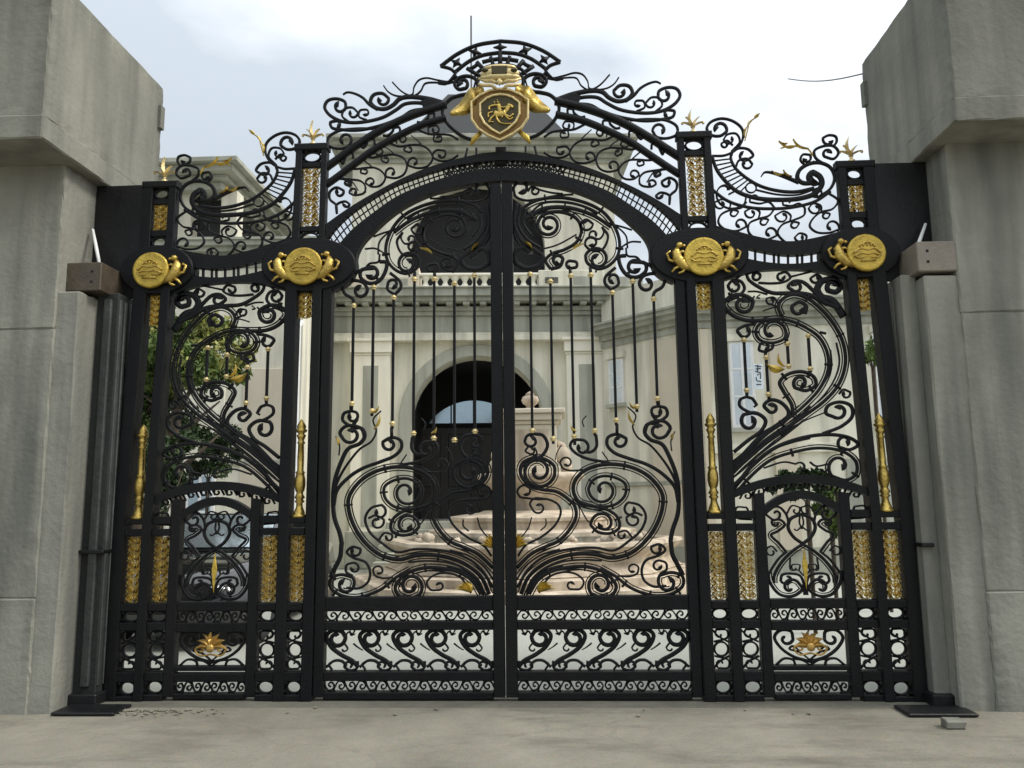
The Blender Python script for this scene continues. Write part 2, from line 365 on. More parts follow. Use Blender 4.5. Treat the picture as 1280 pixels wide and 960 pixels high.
LEAF_LOWER = [
 ('e:60,655 110,540 210,455 330,405 450,385 560,390 650,412 720,405 800,375 890,300 960,200 1000,90 d:1005,640 970,570 900,500 800,450 680,428 560,440 470,480 415,550 412,620 450,680 540,708', 20, dict(bands=[(-13, 6), (13, 6)])),
 ('d:540,708 620,712 700,690 755,630 755,560 690,518 600,508 535,540 510,590', 15, dict(e=(608, 597, 1.1), bands=[(11, 5)])),
 ('d:430,670 540,708 640,733 705,785 715,850 655,888 570,878 525,835', 16, dict(e=(608, 826, 1.0), bands=[(11, 5)])),
 ('e:30,480 130,385 230,335 310,300 390,215 428,130 415,60 d:380,665 300,612 180,592 90,545 55,480 72,420 140,388 220,395 280,440 285,500', 18, dict(e=(175, 475, 1.6), bands=[(-12, 6), (12, 6)])),
 ('e:40,400 90,330 200,270 290,190 325,110 310,60 240,22 170,22 d:110,655 55,645 35,615', 10, dict(e=(90, 612, 0.8))),
 ('e:240,22 150,15 120,50 140,95', 9, dict(e=(180, 75, 0.8))),
 ('e:115,655 170,565 250,508 350,480 480,470 590,497 665,550 695,605 670,655 600,678 530,652', 18, dict(e=(590, 593, 1.15), bands=[(-12, 6), (12, 6)])),
 ('e:590,480 690,535 780,605 870,645 960,665 1070,650 1140,595 1135,535 1065,510 985,530', 16, dict(e=(1043, 575, 0.8), bands=[(-11, 5)])),
 ('e:35,610 95,505 180,425 300,372 420,350 560,345 680,362 780,300 865,220 892,130 850,62 780,42', 11, dict(e=(795, 92, 0.8))),
 ('e:30,560 90,470 190,395 320,355', 8), ('e:30,520 110,430 210,362 300,330 380,262', 5),
 ('e:50,650 118,535 222,440 340,395 470,372 600,378 700,400', 5), ('e:105,660 160,572 250,510 350,492 450,488 540,505', 5), ('e:80,660 140,555 230,480 330,440 470,425 600,432', 8), ('e:95,660 150,565 240,495 340,462', 7),
 ('e:870,130 820,112 765,140', 10, dict(e=(812, 157, 0.9))),
 ('e:800,275 760,232 715,240', 9, dict(e=(735, 262, 0.7))),
 ('e:180,645 250,540 340,508 430,522 478,570 455,618 395,622', 9, dict(e=(395, 592, 0.7))),
 ('e:710,532 780,537 835,515 845,480', 8, dict(e=(805, 490, 0.8))),
 ('e:1030,600 940,602 880,560 865,490 895,428 980,395 1022,358 985,322 930,335', 11, dict(e=(968, 352, 0.7))),
 ('e:985,520 1030,490 1025,445 985,430', 10, dict(e=(975, 468, 0.8))),
 ('d:975,0 975,40', 16),
 ('d:935,95 960,140 900,165 885,215 920,262 1000,295 1050,380 1100,520 1112,640 1105,760 1070,870 1058,940 e:1060,310 1070,390 1105,460 1140,530', 16, dict(w0=16, w1=20)),
 ('d:975,40 1025,55 1035,100 985,140 930,160', 14), ('d:975,40 940,50', 13, dict(e=(968, 80, 0.75))),
 ('d:885,220 905,165 960,140 1020,145 1055,185 1035,228', 15, dict(e=(978, 198, 0.75))),
 ('d:770,45 825,105 805,180 840,250 920,300 1000,390 1060,480 1110,590', 8, dict(w0=5, w1=12)),
 ('d:1108,680 1085,580 1000,490 900,430 780,390 680,350 635,300 640,250 700,228 760,255', 14, dict(e=(716, 272, 0.85), w0=16)),
 ('d:680,428 620,413 500,390 420,350 388,305 410,268 465,265', 13, dict(e=(465, 318, 0.85))),
 ('d:560,230 563,310 530,345 480,345', 14),
 ('d:420,270 418,300', 14),
 ('d:140,200 145,222 205,235 237,300 205,365 130,410 60,445', 15), ('d:145,222 100,240 85,275', 13, dict(e=(130, 272, 0.75))),
 ('d:120,300 90,340 120,360', 9, dict(e=(130, 338, 0.6))), ('d:110,395 165,355 150,315', 8),
 ('d:480,465 390,470 340,455 320,420', 8, dict(e=(365, 420, 0.9))),
 ('d:700,160 700,235', 14), ('d:440,690 500,800 520,820', 6), ('d:600,345 640,400', 5), ('d:330,300 300,350 290,400', 5), ('d:495,105 470,140 480,180', 5),
 ('d:1085,210 1060,270 1065,340', 5), ('e:130,140 110,210 50,290', 6), ('e:225,150 225,195 190,230', 6),
]
LEAF_UPPER = [
 ('f:258,780 225,722 262,680 350,650 430,600 462,530 440,455 370,410 270,400 195,430 168,485', 17, dict(e=(245, 482, 1.35), bands=[(11, 6)])),
 ('f:258,780 320,760 340,715', 16, dict(e=(303, 722, 0.8))),
 ('f:90,445 130,425 200,382 330,368 450,388 560,432 660,500', 18, dict(w0=26, bands=[(12, 6)])),
 ('f:60,400 90,362 180,318 330,305 480,335 600,395 680,490 717,600 702,695 640,760 570,778 500,735 490,690', 17, dict(e=(568, 715, 1.2), bands=[(12, 6)])),
 ('f:110,420 200,345 330,335 470,362 570,415', 8),
 ('f:520,570 585,578 612,535 600,500', 9, dict(st=(545, 550, 0.7))), ('f:600,500 640,560 600,650 520,650 488,620', 11, dict(e=(533, 605, 0.9))),
 ('f:470,540 455,480 495,450 540,478', 10, dict(e=(490, 480, 0.8))),
 ('f:10,245 25,295 90,322 180,312 300,290 410,282', 13, dict(st=(65, 245, 0.8), w0=16, w1=6)),
 ('f:105,262 130,233 178,248', 9, dict(e=(150, 258, 0.8))), ('f:180,250 260,270 340,278', 6),
 ('f:760,690 715,700 728,770 775,825 840,832 893,790 890,745 845,730', 17, dict(e=(815, 770, 0.8))),
 ('f:800,735 900,745 960,790 1075,868', 17, dict(w0=12)),
 ('f:940,985 950,935 1005,895 1015,840 950,810 880,825 850,862', 15, dict(e=(900, 878, 0.8))),
 ('f:665,950 665,925 620,875 622,835 690,770', 14), ('f:665,915 710,880 705,835', 13, dict(e=(672, 848, 0.7))),
 ('f:795,845 770,800', 12),
 ('f:30,340 15,480 70,600 160,660 205,700 180,755 90,775 30,745', 22, dict(e=(90, 690, 0.6))), ('f:60,360 40,480 100,580 190,640', 14), ('f:20,420 20,560 90,660', 14), ('f:90,380 75,470 130,560', 12),
 ('f:190,650 300,620 430,550', 6), ('f:388,830 388,775', 14), ('f:388,775 430,765 430,735 390,725', 13, dict(e=(385, 752, 0.6))), ('f:525,830 522,770', 14), ('f:660,480 740,500 800,520', 6),
 ('f:640,470 700,500 760,560 770,640', 8, dict(w0=4)), ('f:720,640 790,600 860,600', 7),
 ('f:760,640 770,690 830,700 860,730', 8),
]
BARS = [((663, 343), (665, 545)), ((688.4, 352), (691, 555)), ((713, 345), (718, 552)), ((738, 344), (744, 545)), ((764.7, 366), (771, 532)), ((790, 352), (797, 515)), ((816, 374), (823, 505))]

def make_leaf(m, name, label):
    t = thing(name, label, 'gate leaf', (0, 0, 0), 'pair of driveway gate leaves')
    b = B(); e = 0.004
    prism(b, [(e, 0.03), (0.098, 0.03), (0.098, 4.36), (e, 4.37)], -0.052, 0.052, 0.006, m); obj('meeting_stile', b, IRON, t)
    b = B(); prism(b, [(1.490, 0.03), (1.574, 0.03), (1.570, 3.5), (1.486, 3.5)], -0.050, 0.050, 0.006, m); obj('hinge_stile', b, IRON, t)
    for ya, yb in ((744, 762), (775, 786), (838, 850), (864, 873.5)):
        b = B(); v1, v0 = V(ya), V(yb)
        prism(b, [(0.098, v0), (1.490, v0), (1.490, v1), (0.098, v1)], -0.044, 0.044, 0.006, m); obj('rail', b, IRON, t)
    b = B(); band(b, LEAF_IN, LEAF_MID, -0.047, 0.047, m); ar = obj('arch_rail', b, IRON, t)
    b = B(); strokes(b, m, LEAF_LOWER); obj('fan_scrollwork', b, IRON, t, True)
    b = B(); strokes(b, m, LEAF_UPPER); obj('arch_scrollwork', b, IRON, t, True)
    for (p, q) in BARS:
        u = (g(*p)[0]+g(*q)[0])/2; vt, vb = g(*p)[1], g(*q)[1]
        b = B(); prism(b, [(u-0.0115, vb), (u+0.0115, vb), (u+0.0115, vt), (u-0.0115, vt)], -0.0115, 0.0115, 0.003, m); br = obj('bar', b, IRON, t)
        for v in (vt, vb+0.045):
            c = B(); lathe(c, [(0.014, -0.022), (0.021, -0.018), (0.021, -0.010), (0.015, -0.006), (0.028, -0.002), (0.028, 0.006), (0.016, 0.010), (0.020, 0.016), (0.014, 0.022)], m*u, 0, 10, v)
            obj('collar', c, GOLDP, br, True)
    b = B(); curlrow(b, 0.10, 1.488, V(775), V(762), 7, m, 0.012); obj('scroll_border', b, IRON, t, True)
    b = B(); curlrow(b, 0.10, 1.488, V(864), V(850), 8, m, 0.012); obj('scroll_border', b, IRON, t, True)
    # row of five leaning C scrolls
    b = B(); v0, v1 = V(838), V(786); p = (1.488-0.10)/5
    for i in range(5):
        u0 = 0.10+i*p
        T = lambda x, y: (u0+(x-40)/171*p, v1-(y-383)/(593-383)*(v1-v0))
        def sw(pts, w, c=None, n=0.9, w0=None):
            P = cat([T(*q) for q in pts], 7)
            if c: P = P + spiral(P, T(*c), n, w*0.6)
            ws = [(w0+(w-w0)*k/(len(P)-1)) if w0 else w for k in range(len(P))]
            sweep(b, P, ws, 0.022, 0, m)
        sw([(42, 575), (70, 545), (130, 512), (185, 468), (207, 415), (178, 388), (130, 393), (110, 420)], 0.033, (155, 427), 0.85)
        sw([(175, 480), (155, 462), (115, 457), (97, 478)], 0.013, (120, 480), 0.4)
        sw([(45, 545), (48, 580), (85, 592), (112, 575)], 0.020, (88, 568), 0.7)
        sw([(100, 570), (125, 545), (165, 543), (205, 575)], 0.022); sw([(165, 543), (192, 560), (175, 590)], 0.016)
        sw([(60, 383), (75, 405), (95, 395), (112, 425)], 0.012); sw([(60, 405), (80, 412), (88, 388)], 0.010)
        sw([(190, 490), (215, 475), (240, 455)], 0.012, None, 0.9, 0.004) if i < 4 else None
    obj('scroll_panel', b, IRON, t, True)
    for (c, x, y, a, L) in (('f', 400, 655, 0.4, .12), ('d', 820, 170, 1.9, .14), ('d', 835, 60, 2.4, .09), ('d', 430, 210, 2.3, .07), ('d', 1068, 270, 1.3, .07), ('f', 85, 600, -0.9, .10)):
        b = B(); u, v = g(*cpt(c, x, y)); leafplate(b, u, v, a, L, 0.016, -0.018, m); obj('leaf_ornament', b, DGOLD, t)
    b = B(); u, v = g(*cpt('e', 32, 330))      # half shell of gilt lobes against the meeting stile
    for k in range(5): leafplate(b, u, v-0.02, 1.5-k*0.3, 0.15-0.012*k, 0.020, -0.022-0.002*k, m)
    obj('gilt_shell', b, DGOLD, t)
    b = B(); u, v = g(*cpt('e', 175, 640)); 
    for k in range(4): leafplate(b, u, v, 0.15+k*0.28, 0.15-0.015*k, 0.024, -0.02-0.002*k, m)
    obj('gilt_shell', b, DGOLD, t)
    return t
make_leaf(-1, 'driveway_gate_leaf', 'black scrolled driveway gate leaf in front of the dark arched villa doorway')
make_leaf(1, 'driveway_gate_leaf', 'black scrolled driveway gate leaf in front of the stone fountain')

# ------------------------------------------------------------------ columns
def candlestick(m, u, v0, v1, parent, y=0.0):
    h = v1-v0; pr = [(0.062, 0), (0.062, 0.02), (0.050, 0.03), (0.044, 0.06), (0.030, 0.10), (0.026, 0.14), (0.042, 0.16), (0.028, 0.18), (0.044, 0.20), (0.030, 0.23), (0.028, 0.25), (0.038, 0.27), (0.046, 0.32), (0.044, 0.39), (0.036, 0.42), (0.034, 0.44), (0.042, 0.45), (0.027, 0.47), (0.028, 0.60), (0.024, 0.74), (0.036, 0.755), (0.022, 0.775), (0.030, 0.80), (0.040, 0.83), (0.024, 0.85), (0.046, 0.87), (0.050, 0.885), (0.034, 0.90), (0.040, 0.92), (0.030, 0.95), (0.012, 0.985), (0.003, 1.0)]
    b = B(); lathe(b, [(r, z*h) for r, z in pr], m*u, y, 18, v0); return obj('candlestick', b, GOLD, parent, True)
def finleaf(bm, u, v, a, L, W):
    k = 1 if a <= PI/2+1e-6 else -1; aa = a if k > 0 else PI-a
    b2 = B(); leafplate(b2, 0, 0, aa, L, W, 0.0, 1)
    for q in b2.verts: q.co = Vector((u+k*q.co.x, q.co.y, v+q.co.z))
    me = bpy.data.meshes.new('tmp'); b2.to_mesh(me); b2.free(); bm.from_mesh(me); bpy.data.meshes.remove(me)
def finial(m, u, v, s, parent):
    b = B(); lathe(b, [(0.035*s, 0), (0.03*s, 0.02*s), (0.014*s, 0.03*s), (0.014*s, 0.05*s), (0.024*s, 0.06*s), (0.012*s, 0.07*s)], m*u, 0, 10, v)
    for a, L, W in ((PI/2, 0.19, 0.022), (PI/2+0.62, 0.12, 0.015), (PI/2-0.62, 0.12, 0.015), (PI/2+1.2, 0.11, 0.014), (PI/2-1.2, 0.11, 0.014)):
        leafplate(b, 0, v+0.065*s, a if a >= PI/2 else PI-a, L*s, W*s, 0.0, 1) if False else finleaf(b, m*u, v+0.065*s, a, L*s, W*s)
    for k in (-1, 1): blob(b, (m*u+k*0.10*s, 0, v+0.10*s), (0.014*s, 0.012*s, 0.016*s), 8)
    return obj('finial', b, GOLDP, parent)
def palm(bm, u, v, a, L, W):
    b2 = B(); finleaf(b2, 0, 0, a, L, W)
    for q in b2.verts: q.co = Vector((u+q.co.x, q.co.y-0.03, v+q.co.z))
    me = bpy.data.meshes.new('tmp'); b2.to_mesh(me); b2.free(); bm.from_mesh(me); bpy.data.meshes.remove(me)
def medallion(m, u, v, r, parent, sides=(-1, 1)):
    y = -0.09
    b = B(); N = 40
    prof = [(1.0, 0.0), (1.0, -0.022), (0.93, -0.034), (0.86, -0.030), (0.5, -0.042), (0.001, -0.048)]
    rings = [[b.verts.new((m*u+r*q*math.cos(2*PI*k/N), y+d, v+r*q*math.sin(2*PI*k/N))) for k in range(N)] for q, d in prof]
    for A, C in zip(rings, rings[1:]):
        for k in range(N): b.faces.new((A[k], A[(k+1) % N], C[(k+1) % N], C[k]))
    b.faces.new(rings[0]); b.faces.new(rings[-1])
    md = obj('medallion', b, DGOLD, parent, True)
    b = B()
    yy = y-0.045
    sweep(b, cat([(u-0.11, v-0.005), (u-0.06, v+0.03), (u, v+0.018), (u+0.06, v+0.03), (u+0.11, v-0.005)]), 0.014, 0.02, yy, m)
    sweep(b, cat([(u-0.10, v-0.03), (u-0.05, v-0.012), (u, v-0.02), (u+0.05, v-0.012), (u+0.10, v-0.03)]), 0.012, 0.02, yy, m)
    sweep(b, [(u-0.06, v-0.075), (u+0.06, v-0.075)], 0.013, 0.02, yy, m)
    sweep(b, cat([(u-0.05, v+0.06), (u-0.02, v+0.08), (u+0.02, v+0.08), (u+0.05, v+0.06)]), 0.010, 0.02, yy, m)
    for k in range(5): blob(b, (m*(u-0.06+0.03*k), yy, v+0.052+0.01*math.sin(k*PI/4)), (0.009, 0.012, 0.012), 8)
    for k in (-1, 1): sweep(b, cat([(u+k*0.03, v-0.045), (u+k*0.075, v-0.05), (u+k*0.11, v-0.03)]), 0.012, 0.02, yy, m)
    obj('relief', b, GOLD, md, True)
    for s in sides:     # little rampant supporter beside the disc
        b = B(); y2 = y-0.01
        K = lambda a, c, w=0.03: (m*(u+s*(a*1.22-.012)), y2, v+c*1.12)
        tube(b, [K(.10, -.10), K(.15, -.07), K(.19, -.02), K(.20, .04), K(.19, .075)], [.014, .040, .048, .038, .018], 8)
        blob(b, K(.175, .095), (.030, .028, .026), 10); blob(b, K(.145, .09), (.018, .016, .013), 8)
        for pts in ([K(.19, .03), K(.155, .045), K(.125, .03)], [K(.195, .00), K(.16, -.005), K(.12, -.02)], [K(.16, -.06), K(.21, -.085), K(.235, -.115)], [K(.14, -.08), K(.16, -.115), K(.19, -.125)], [K(.19, -.04), K(.25, -.02), K(.265, .03), K(.24, .05)]):
            tube(b, pts, [.016]+[.012]*(len(pts)-2)+[.009], 7)
        obj('supporter', b, GOLD, parent, True)
    return md
def rosette(bm, c, ru, rv, y0, y1, m):
    N = 48; rings = []; y0 += 0.02
    for q, y in ((1.0, y1), (1.0, y0+0.012), (0.97, y0), (0.5, y0-0.004), (0.0, y0-0.005)):
        rings.append([bm.verts.new((m*(c[0]+ru*q*math.cos(2*PI*k/N)), y, c[1]+rv*q*math.sin(2*PI*k/N))) for k in range(N)] if q else None)
    for A, C in zip(rings, rings[1:]):
        if C is None: bm.faces.new(A); continue
        for k in range(N): bm.faces.new((A[k], A[(k+1) % N], C[(k+1) % N], C[k]))
    bm.faces.new(rings[0][::-1])

def inner_column(m, label):
    t = thing('gate_column', label, 'gate column', (0, 0, 0), 'gilded columns of the gate')
    b = B(); prism(b, [(1.580, 0), (1.672, 0), (1.655, 3.55), (1.576, 3.55)], -0.07, 0.07, 0.007, m); obj('column_bar', b, IRON, t)
    b = B(); prism(b, [(1.812, 0), (1.899, 0), (1.899, 3.55), (1.792, 3.55)], -0.066, 0.066, 0.007, m); obj('column_bar', b, IRON, t)
    b = B(); prism(b, [(1.568, 3.78), (1.624, 3.78), (1.616, 4.78), (1.560, 4.78)], -0.042, 0.042, 0.006, m); obj('column_bar', b, IRON, t)
    b = B(); prism(b, [(1.796, 3.78), (1.866, 3.78), (1.846, 4.78), (1.786, 4.78)], -0.041, 0.041, 0.006, m); obj('column_bar', b, IRON, t)
    b = B(); prism(b, [(1.672, 0.0), (1.812, 0.0), (1.812, V(867)), (1.672, V(867))], -0.06, 0.06, 0.006, m)
    for ya, yb in ((751, 760.5), (775, 785), (838, 850), (643, 650), (656, 665)):
        v1, v0 = V(ya), V(yb); c_ = B(); prism(c_, [(1.671, v0), (1.813, v0), (1.813, v1), (1.671, v1)], -0.058, 0.058, 0.005, m); obj('crossbar', c_, IRON, t)
    for v0, v1 in ((3.98, 4.03), (4.58, 4.63), (3.80, 3.86)): c_ = B(); prism(c_, [(1.622, v0), (1.797, v0), (1.793, v1), (1.618, v1)], -0.022, 0.022, 0.005, m); obj('crossbar', c_, IRON, t)
    obj('crossbar', b, IRON, t); b = B(); prism(b, [(1.548, 4.735), (1.862, 4.735), (1.862, 4.80), (1.548, 4.80)], -0.05, 0.05, 0.01, m)
    obj('column_cap', b, IRON, t)
    for q_ in ((1.674, 1.811, V(775), V(760.5), m), (1.674, 1.811, V(867), V(850), m), (1.622, 1.792, 4.63, 4.735, m), (1.625, 1.795, 3.86, 3.98, m)): b = B(); ringpanel(b, *q_); obj('ring_ornament', b, IRON, t, True)
    b = B()
    v0, v1 = V(838), V(785); c = (1.742, (v0+v1)/2); ring(b, c, 0.055, 0.055, 0.015, 0.03, 0, m)
    sweep(b, [(c[0]-0.066, c[1]-0.155), (c[0]-0.066, c[1]+0.155)], 0.010, 0.02, 0, m)
    for s in (-1, 1):
        sweep(b, cat([(c[0]-0.065, c[1]+s*0.15), (c[0]-0.02, c[1]+s*0.10), (c[0]+0.06, c[1]+s*0.055)]), 0.015, 0.024, 0, m)
        P = cat([(c[0]-0.055, c[1]+s*0.055), (c[0]+0.055, c[1]+s*0.09), (c[0]+0.05, c[1]+s*0.145), (c[0]-0.03, c[1]+s*0.150)], 6); sweep(b, P+spiral(P, (c[0]-0.005, c[1]+s*0.115), 0.6, 0.006), 0.014, 0.024, 0.002, m)
    obj('ring_ornament', b, IRON, t, True)
    b = B(); filigree(b, 1.676, 1.808, V(750), V(666), m, 0, 0.85); obj('filigree_panel', b, GOLD, t)
    b = B(); filigree(b, 1.630, 1.788, 4.035, 4.575, m, 0, 0.85); xbars(b, 1.625, 1.79, 4.035, 4.575, m); obj('filigree_panel', b, GOLD, t)
    b = B(); filigree(b, 1.668, 1.795, 3.20, 3.42, m, 0, 1.1); obj('filigree_panel', b, GOLD, t)
    candlestick(m, 1.738, V(643), V(518), t)
    b = B(); sweep(b, [(1.735, 2.3), (1.735, 3.2)], 0.012, 0.012, 0, m); obj('spindle', b, IRON, t) if False else b.free()
    b = B(); c = g(872, 321); rosette(b, (1.70, c[1]), 0.42, 0.245, -0.085, 0.075, m); obj('rosette', b, IRON, t)
    medallion(m, 1.728, c[1]-0.03, 0.168, t)
    finial(m, 1.705, 4.80, 0.92, t)
    return t
def outer_column(m, label):
    t = thing('gate_column', label, 'gate column', (0, 0, 0), 'gilded columns of the gate')
    b = B(); prism(b, [(2.984, 0), (3.062, 0), (3.060, 1.4), (3.008, 3.5), (2.925, 3.5), (2.982, 1.4)], -0.07, 0.07, 0.007, m); obj('column_bar', b, IRON, t)
    b = B(); prism(b, [(3.214, 0), (3.312, 0), (3.310, 1.4), (3.258, 3.5), (3.138, 3.5), (3.212, 1.4)], -0.066, 0.066, 0.007, m); obj('column_bar', b, IRON, t)
    b = B(); prism(b, [(2.932, 3.80), (3.004, 3.80), (2.996, 4.44), (2.926, 4.44)], -0.042, 0.042, 0.006, m); obj('column_bar', b, IRON, t)
    b = B(); prism(b, [(3.146, 3.80), (3.238, 3.80), (3.232, 4.44), (3.142, 4.44)], -0.042, 0.042, 0.006, m); obj('column_bar', b, IRON, t)
    b = B(); prism(b, [(3.061, 0.0), (3.215, 0.0), (3.215, V(869)), (3.061, V(869))], -0.06, 0.06, 0.006, m)
    for ya, yb in ((751, 760.5), (775, 785), (838, 851), (643, 650), (656, 665)):
        v1, v0 = V(ya), V(yb); c_ = B(); prism(c_, [(3.055, v0), (3.216, v0), (3.216, v1), (3.055, v1)], -0.058, 0.058, 0.005, m); obj('crossbar', c_, IRON, t)
    for v0, v1 in ((3.97, 4.03), (4.27, 4.325), (3.80, 3.87)): c_ = B(); prism(c_, [(3.002, v0), (3.148, v0), (3.148, v1), (3.002, v1)], -0.022, 0.022, 0.005, m); obj('crossbar', c_, IRON, t)
    obj('crossbar', b, IRON, t); b = B(); prism(b, [(2.912, 4.42), (3.245, 4.42), (3.245, 4.485), (2.912, 4.485)], -0.05, 0.05, 0.01, m)
    obj('column_cap', b, IRON, t)
    for q_ in ((3.063, 3.213, V(775), V(760.5), m), (3.063, 3.213, V(869), V(851), m), (3.004, 3.144, 4.325, 4.42, m), (3.004, 3.146, 3.87, 3.97, m)): b = B(); ringpanel(b, *q_); obj('ring_ornament', b, IRON, t, True)
    b = B()
    v0, v1 = V(838), V(785); c = (3.138, (v0+v1)/2); ring(b, c, 0.06, 0.055, 0.015, 0.03, 0, m)
    for s in (-1, 1):
        sweep(b, cat([(c[0]-0.07, c[1]+s*0.15), (c[0]-0.02, c[1]+s*0.10), (c[0]+0.065, c[1]+s*0.055)]), 0.015, 0.024, 0, m)
        P = cat([(c[0]-0.06, c[1]+s*0.055), (c[0]+0.06, c[1]+s*0.09), (c[0]+0.055, c[1]+s*0.145), (c[0]-0.03, c[1]+s*0.150)], 6); sweep(b, P+spiral(P, (c[0]-0.005, c[1]+s*0.115), 0.6, 0.006), 0.014, 0.024, 0.002, m)
    obj('ring_ornament', b, IRON, t, True)
    b = B(); filigree(b, 3.066, 3.210, V(750), V(666), m, 0, 0.85); obj('filigree_panel', b, GOLD, t)
    b = B(); filigree(b, 3.008, 3.142, 4.03, 4.27, m, 0, 0.85); xbars(b, 3.004, 3.146, 4.03, 4.27, m); obj('filigree_panel', b, GOLD, t)
    b = B(); filigree(b, 3.012, 3.132, 3.16, 3.44, m, 0, 1.1); obj('filigree_panel', b, GOLD, t)
    candlestick(m, 3.128, V(643), V(522), t)
    b = B(); c = g(1074, 315); rosette(b, (3.06, c[1]-0.02), 0.33, 0.225, -0.085, 0.075, m); obj('rosette', b, IRON, t)
    medallion(m, 3.085, c[1]-0.04, 0.162, t, (-1,))
    finial(m, 3.06, 4.485, 0.95, t)
    return t
inner_column(-1, 'gilded gate column between the tree-side panel and the leaf before the dark doorway')
inner_column(1, 'gilded gate column between the fountain-side leaf and the panel before the window with the vertical sign')
outer_column(-1, 'gilded outer gate column with green tree behind it, under the brown bracket side pillar')
outer_column(1, 'gilded outer gate column beside the tan bracket and darker concrete pillar')

# ------------------------------------------------------------------ side gates with a wicket door
SIDE = [
 ('c:268,185 c:325,115 g:480,1115 640,1000 780,885 880,775 935,650 930,540 880,440 790,372 680,325 570,315 480,345 452,400 480,452 560,472 640,445 655,410', 15, dict(e=(560, 400, 0.75), bands=[(-13, 6), (13, 6)])),
 ('g:655,405 658,485', 16),
 ('c:270,200 g:345,1295 560,1110 760,970 920,850 1010,740 1050,600 1030,460 960,330 880,240 790,172 700,150 630,180 602,230 622,290', 17, dict(bands=[(-15, 6), (15, 6)])),
 ('g:780,280 788,228 742,200 695,225', 16, dict(e=(738, 245, 0.6))),
 ('g:1040,300 960,190 890,165 862,115 895,62 970,52 1015,95 990,132 935,125', 20, dict(e=(966, 98, 0.6), w0=34)),
 ('g:862,90 892,50 860,18 818,40', 11, dict(e=(852, 44, 0.7))),
 ('g:1010,245 900,195 830,120 760,65 700,65 668,98 705,127', 13, dict(e=(722, 97, 0.8), w0=18)),
 ('g:935,215 800,150 660,142 560,138 470,98 405,50 388,5', 20, dict(w0=22, w1=12)), ('g:388,15 440,0 480,15', 12, dict(e=(452, 28, 0.8))),
 ('g:470,72 560,76 640,66 682,38 655,2 605,12', 11, dict(e=(622, 34, 0.7))), ('g:690,30 770,10 830,-5', 8),
 ('g:240,200 335,160 377,110 352,62 295,58 268,88', 13, dict(e=(312, 92, 0.8))), ('g:300,60 350,25 370,0', 8), ('g:295,110 290,160', 6),
 ('g:640,310 500,322 380,320 290,282 240,215 280,165 360,152 430,190 425,235', 20, dict(e=(368, 213, 0.85), bands=[(12, 6)])),
 ('g:400,130 460,130 530,150', 7), ('g:600,210 570,170 525,175', 8, dict(e=(552, 192, 0.8))), ('g:590,230 540,210', 7), ('g:500,260 560,240 600,235', 6), ('g:480,150 460,170 480,175', 6),
 ('g:450,345 375,360 330,390 352,425', 14, dict(e=(382, 395, 0.55))), ('g:372,470 372,425', 14),
 ('g:515,560 520,535 560,510 565,478 530,470', 12), ('g:520,535 475,520 478,490', 12, dict(e=(512, 500, 0.7))),
 ('g:700,970 692,885 640,800 612,735 660,685 760,664 840,700 852,752 790,790 715,772', 18, dict(e=(752, 738, 0.85), bands=[(12, 6)])),
 ('g:800,690 818,640', 12), ('c:266,150 c:325,90 g:520,1065 640,1000 672,935 620,870 550,853 508,890 540,930', 14, dict(e=(562, 905, 0.75), w0=18)), ('g:540,860 540,800', 13),
 ('g:395,790 395,830 430,845 460,890', 13), ('g:395,830 350,850 345,890 400,930 480,950', 13), ('g:460,885 440,900', 9), ('T:0,232 60,225 108,262 88,312 20,362 t:1110,420', 12, dict(st=(30, 268, 0.8))),
 ('T:395,328 490,290 542,240 535,190 480,170 420,190 410,225 450,245', 11, dict(e=(475, 213, 0.7))),
 ('T:475,130 495,108 530,120', 7, dict(e=(508, 130, 0.7))),
 ('T:-72,605 -20,560 30,500 150,402 300,347 430,333 530,350 570,382 530,408 475,395', 9, dict(e=(505, 372, 0.7), w0=14)),
 ('T:-70,650 -20,600 20,555 130,462 250,420 380,400 500,420 560,470 560,530 510,560 440,540', 12, dict(e=(480, 490, 0.75), bands=[(-9, 4)])),
 ('T:-74,530 -20,480 60,400 170,320 270,255 330,190', 8), ('T:-74,480 -20,440 60,370 160,300 240,240', 7), ('T:-73,560 -20,520 80,430 200,340 300,260', 7), ('T:100,500 200,470 260,480', 6, dict(e=(285, 500, 0.6))), ('T:330,470 360,490 420,480', 6, dict(e=(395, 500, 0.5))),
 ('g:920,410 880,400', 10), ('c:270,190 g:335,1283 500,1110 660,985 810,860 905,745 955,620 950,520', 6), ('c:272,205 g:350,1298 540,1115 730,975 890,840 975,720 1010,600 990,470', 6), ('c:266,165 c:325,95 g:500,1090 640,975 740,890', 6), ('c:268,195 c:335,128 g:560,1120 760,1000 930,930', 6),
 ('T:-73,540 0,470 50,410 130,345 220,290 270,262', 6), ('T:-72,600 -15,545 40,480 140,410 250,370 330,352', 6),
]
SBARS = [((929.5, 425), (933.5, 488)), ((957, 447), (961, 493)), ((984, 430), (986, 458)), ((1010, 420), (1013, 461))]
